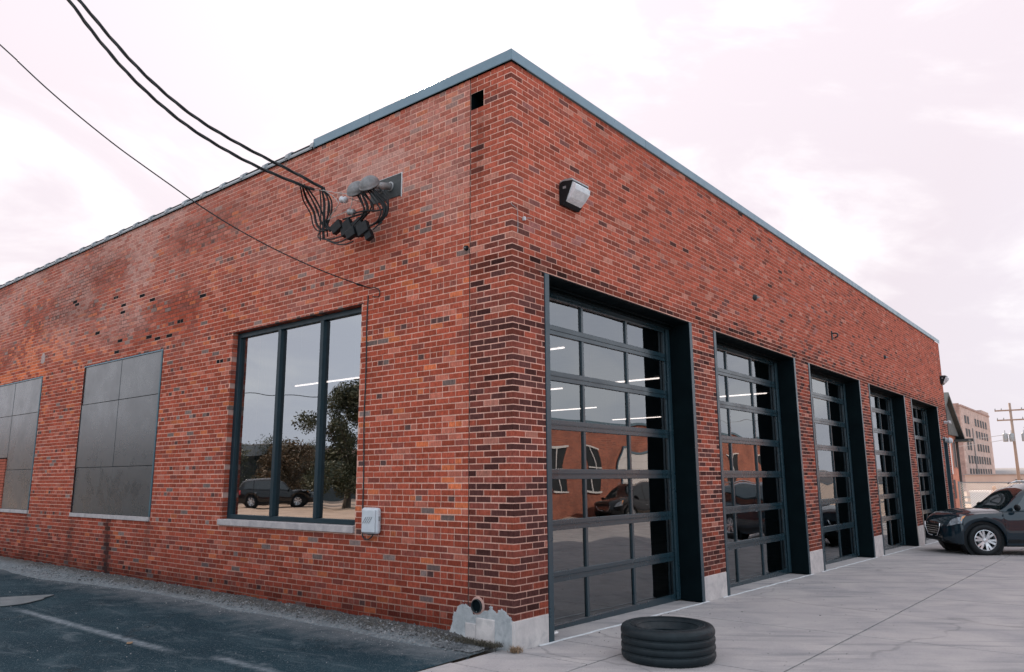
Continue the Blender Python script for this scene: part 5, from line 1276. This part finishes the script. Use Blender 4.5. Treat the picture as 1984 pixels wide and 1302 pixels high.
rocks(260, lambda: (lambda x: (x, -random.random()**2*2.6-.02, gz(x, 0)+.001))(random.uniform(.2, 9)), .003, .008, 'grit', M['joint'], 'dark grit scattered on the concrete apron')
def clump(n_, fn, L_, name, mat, label):
    V = []; F = []
    for _ in range(n_):
        x, y, z = fn(); an = random.uniform(0, 6.28); l_ = random.uniform(.3, 1)*L_; lean = random.uniform(.2, 1.3); w_ = .0022
        d = Vector((math.cos(an)*lean, math.sin(an)*lean, 1)).normalized()*l_; s2 = Vector((-math.sin(an), math.cos(an), 0))*w_; k = len(V); p = Vector((x, y, z)); m_ = p+d*.6; e_ = p+d+Vector((math.cos(an), math.sin(an), -.6))*l_*.25
        V += [tuple(p-s2), tuple(p+s2), tuple(m_+s2), tuple(m_-s2), tuple(e_)]; F += [(k, k+1, k+2, k+3), (k+3, k+2, k+4)]
    tag(MB().add(V, F).build(name, mat), label, kind='stuff')
def near_base():
    y = .1+abs(random.gauss(0, .35)); return (-.04-random.random()*.14, y if random.random() < .55 else random.uniform(.7, 2.9), .03)
clump(1500, near_base, .07, 'weeds', M['weed'], 'dead brown weeds and roots along the pilaster foot')
clump(240, lambda: (-.03+random.gauss(0, .025), -.03+random.gauss(0, .03), -.005), .09, 'weeds', M['leaf'], 'small dry weed tuft at the corner of the plinth')
clump(500, lambda: (-.05-random.random()*.2, random.uniform(3, 9), .05), .045, 'weeds', M['weed'], 'sparse dead weeds along the side wall')
def single_leaf(x, y, z, s2, rz, name, mat, label, cat):
    P = [(-s2, 0, .004), (-s2*.4, s2*.45, .012), (s2*.5, s2*.38, .006), (s2, 0, .016), (s2*.4, -s2*.4, .008), (-s2*.5, -s2*.42, .003)]
    o = fixn(MB().prism(P, (0, 0, .003)).build(name, mat)); o.location = (x, y, z); o.rotation_euler = (.15, .1, rz); tag(o, label, cat)
single_leaf(-2.17, 3.45, -.012, .045, .4, 'dry_leaf', M['leaf'], 'single pale dry leaf lying on the dark asphalt', 'leaf')
t = empty('crumpled_paper', (.86, .17, .0)); V = []; 
o = MB().grid([[(.16*i/6-.08+random.uniform(-.008, .008), .07*j/4-.035+random.uniform(-.008, .008), .004+random.uniform(0, .028)) for j in range(5)] for i in range(7)]).build('sheet', M['white_paint'], t); tag(t, 'crumpled scrap of white paper on the threshold of the nearest garage door', 'paper')
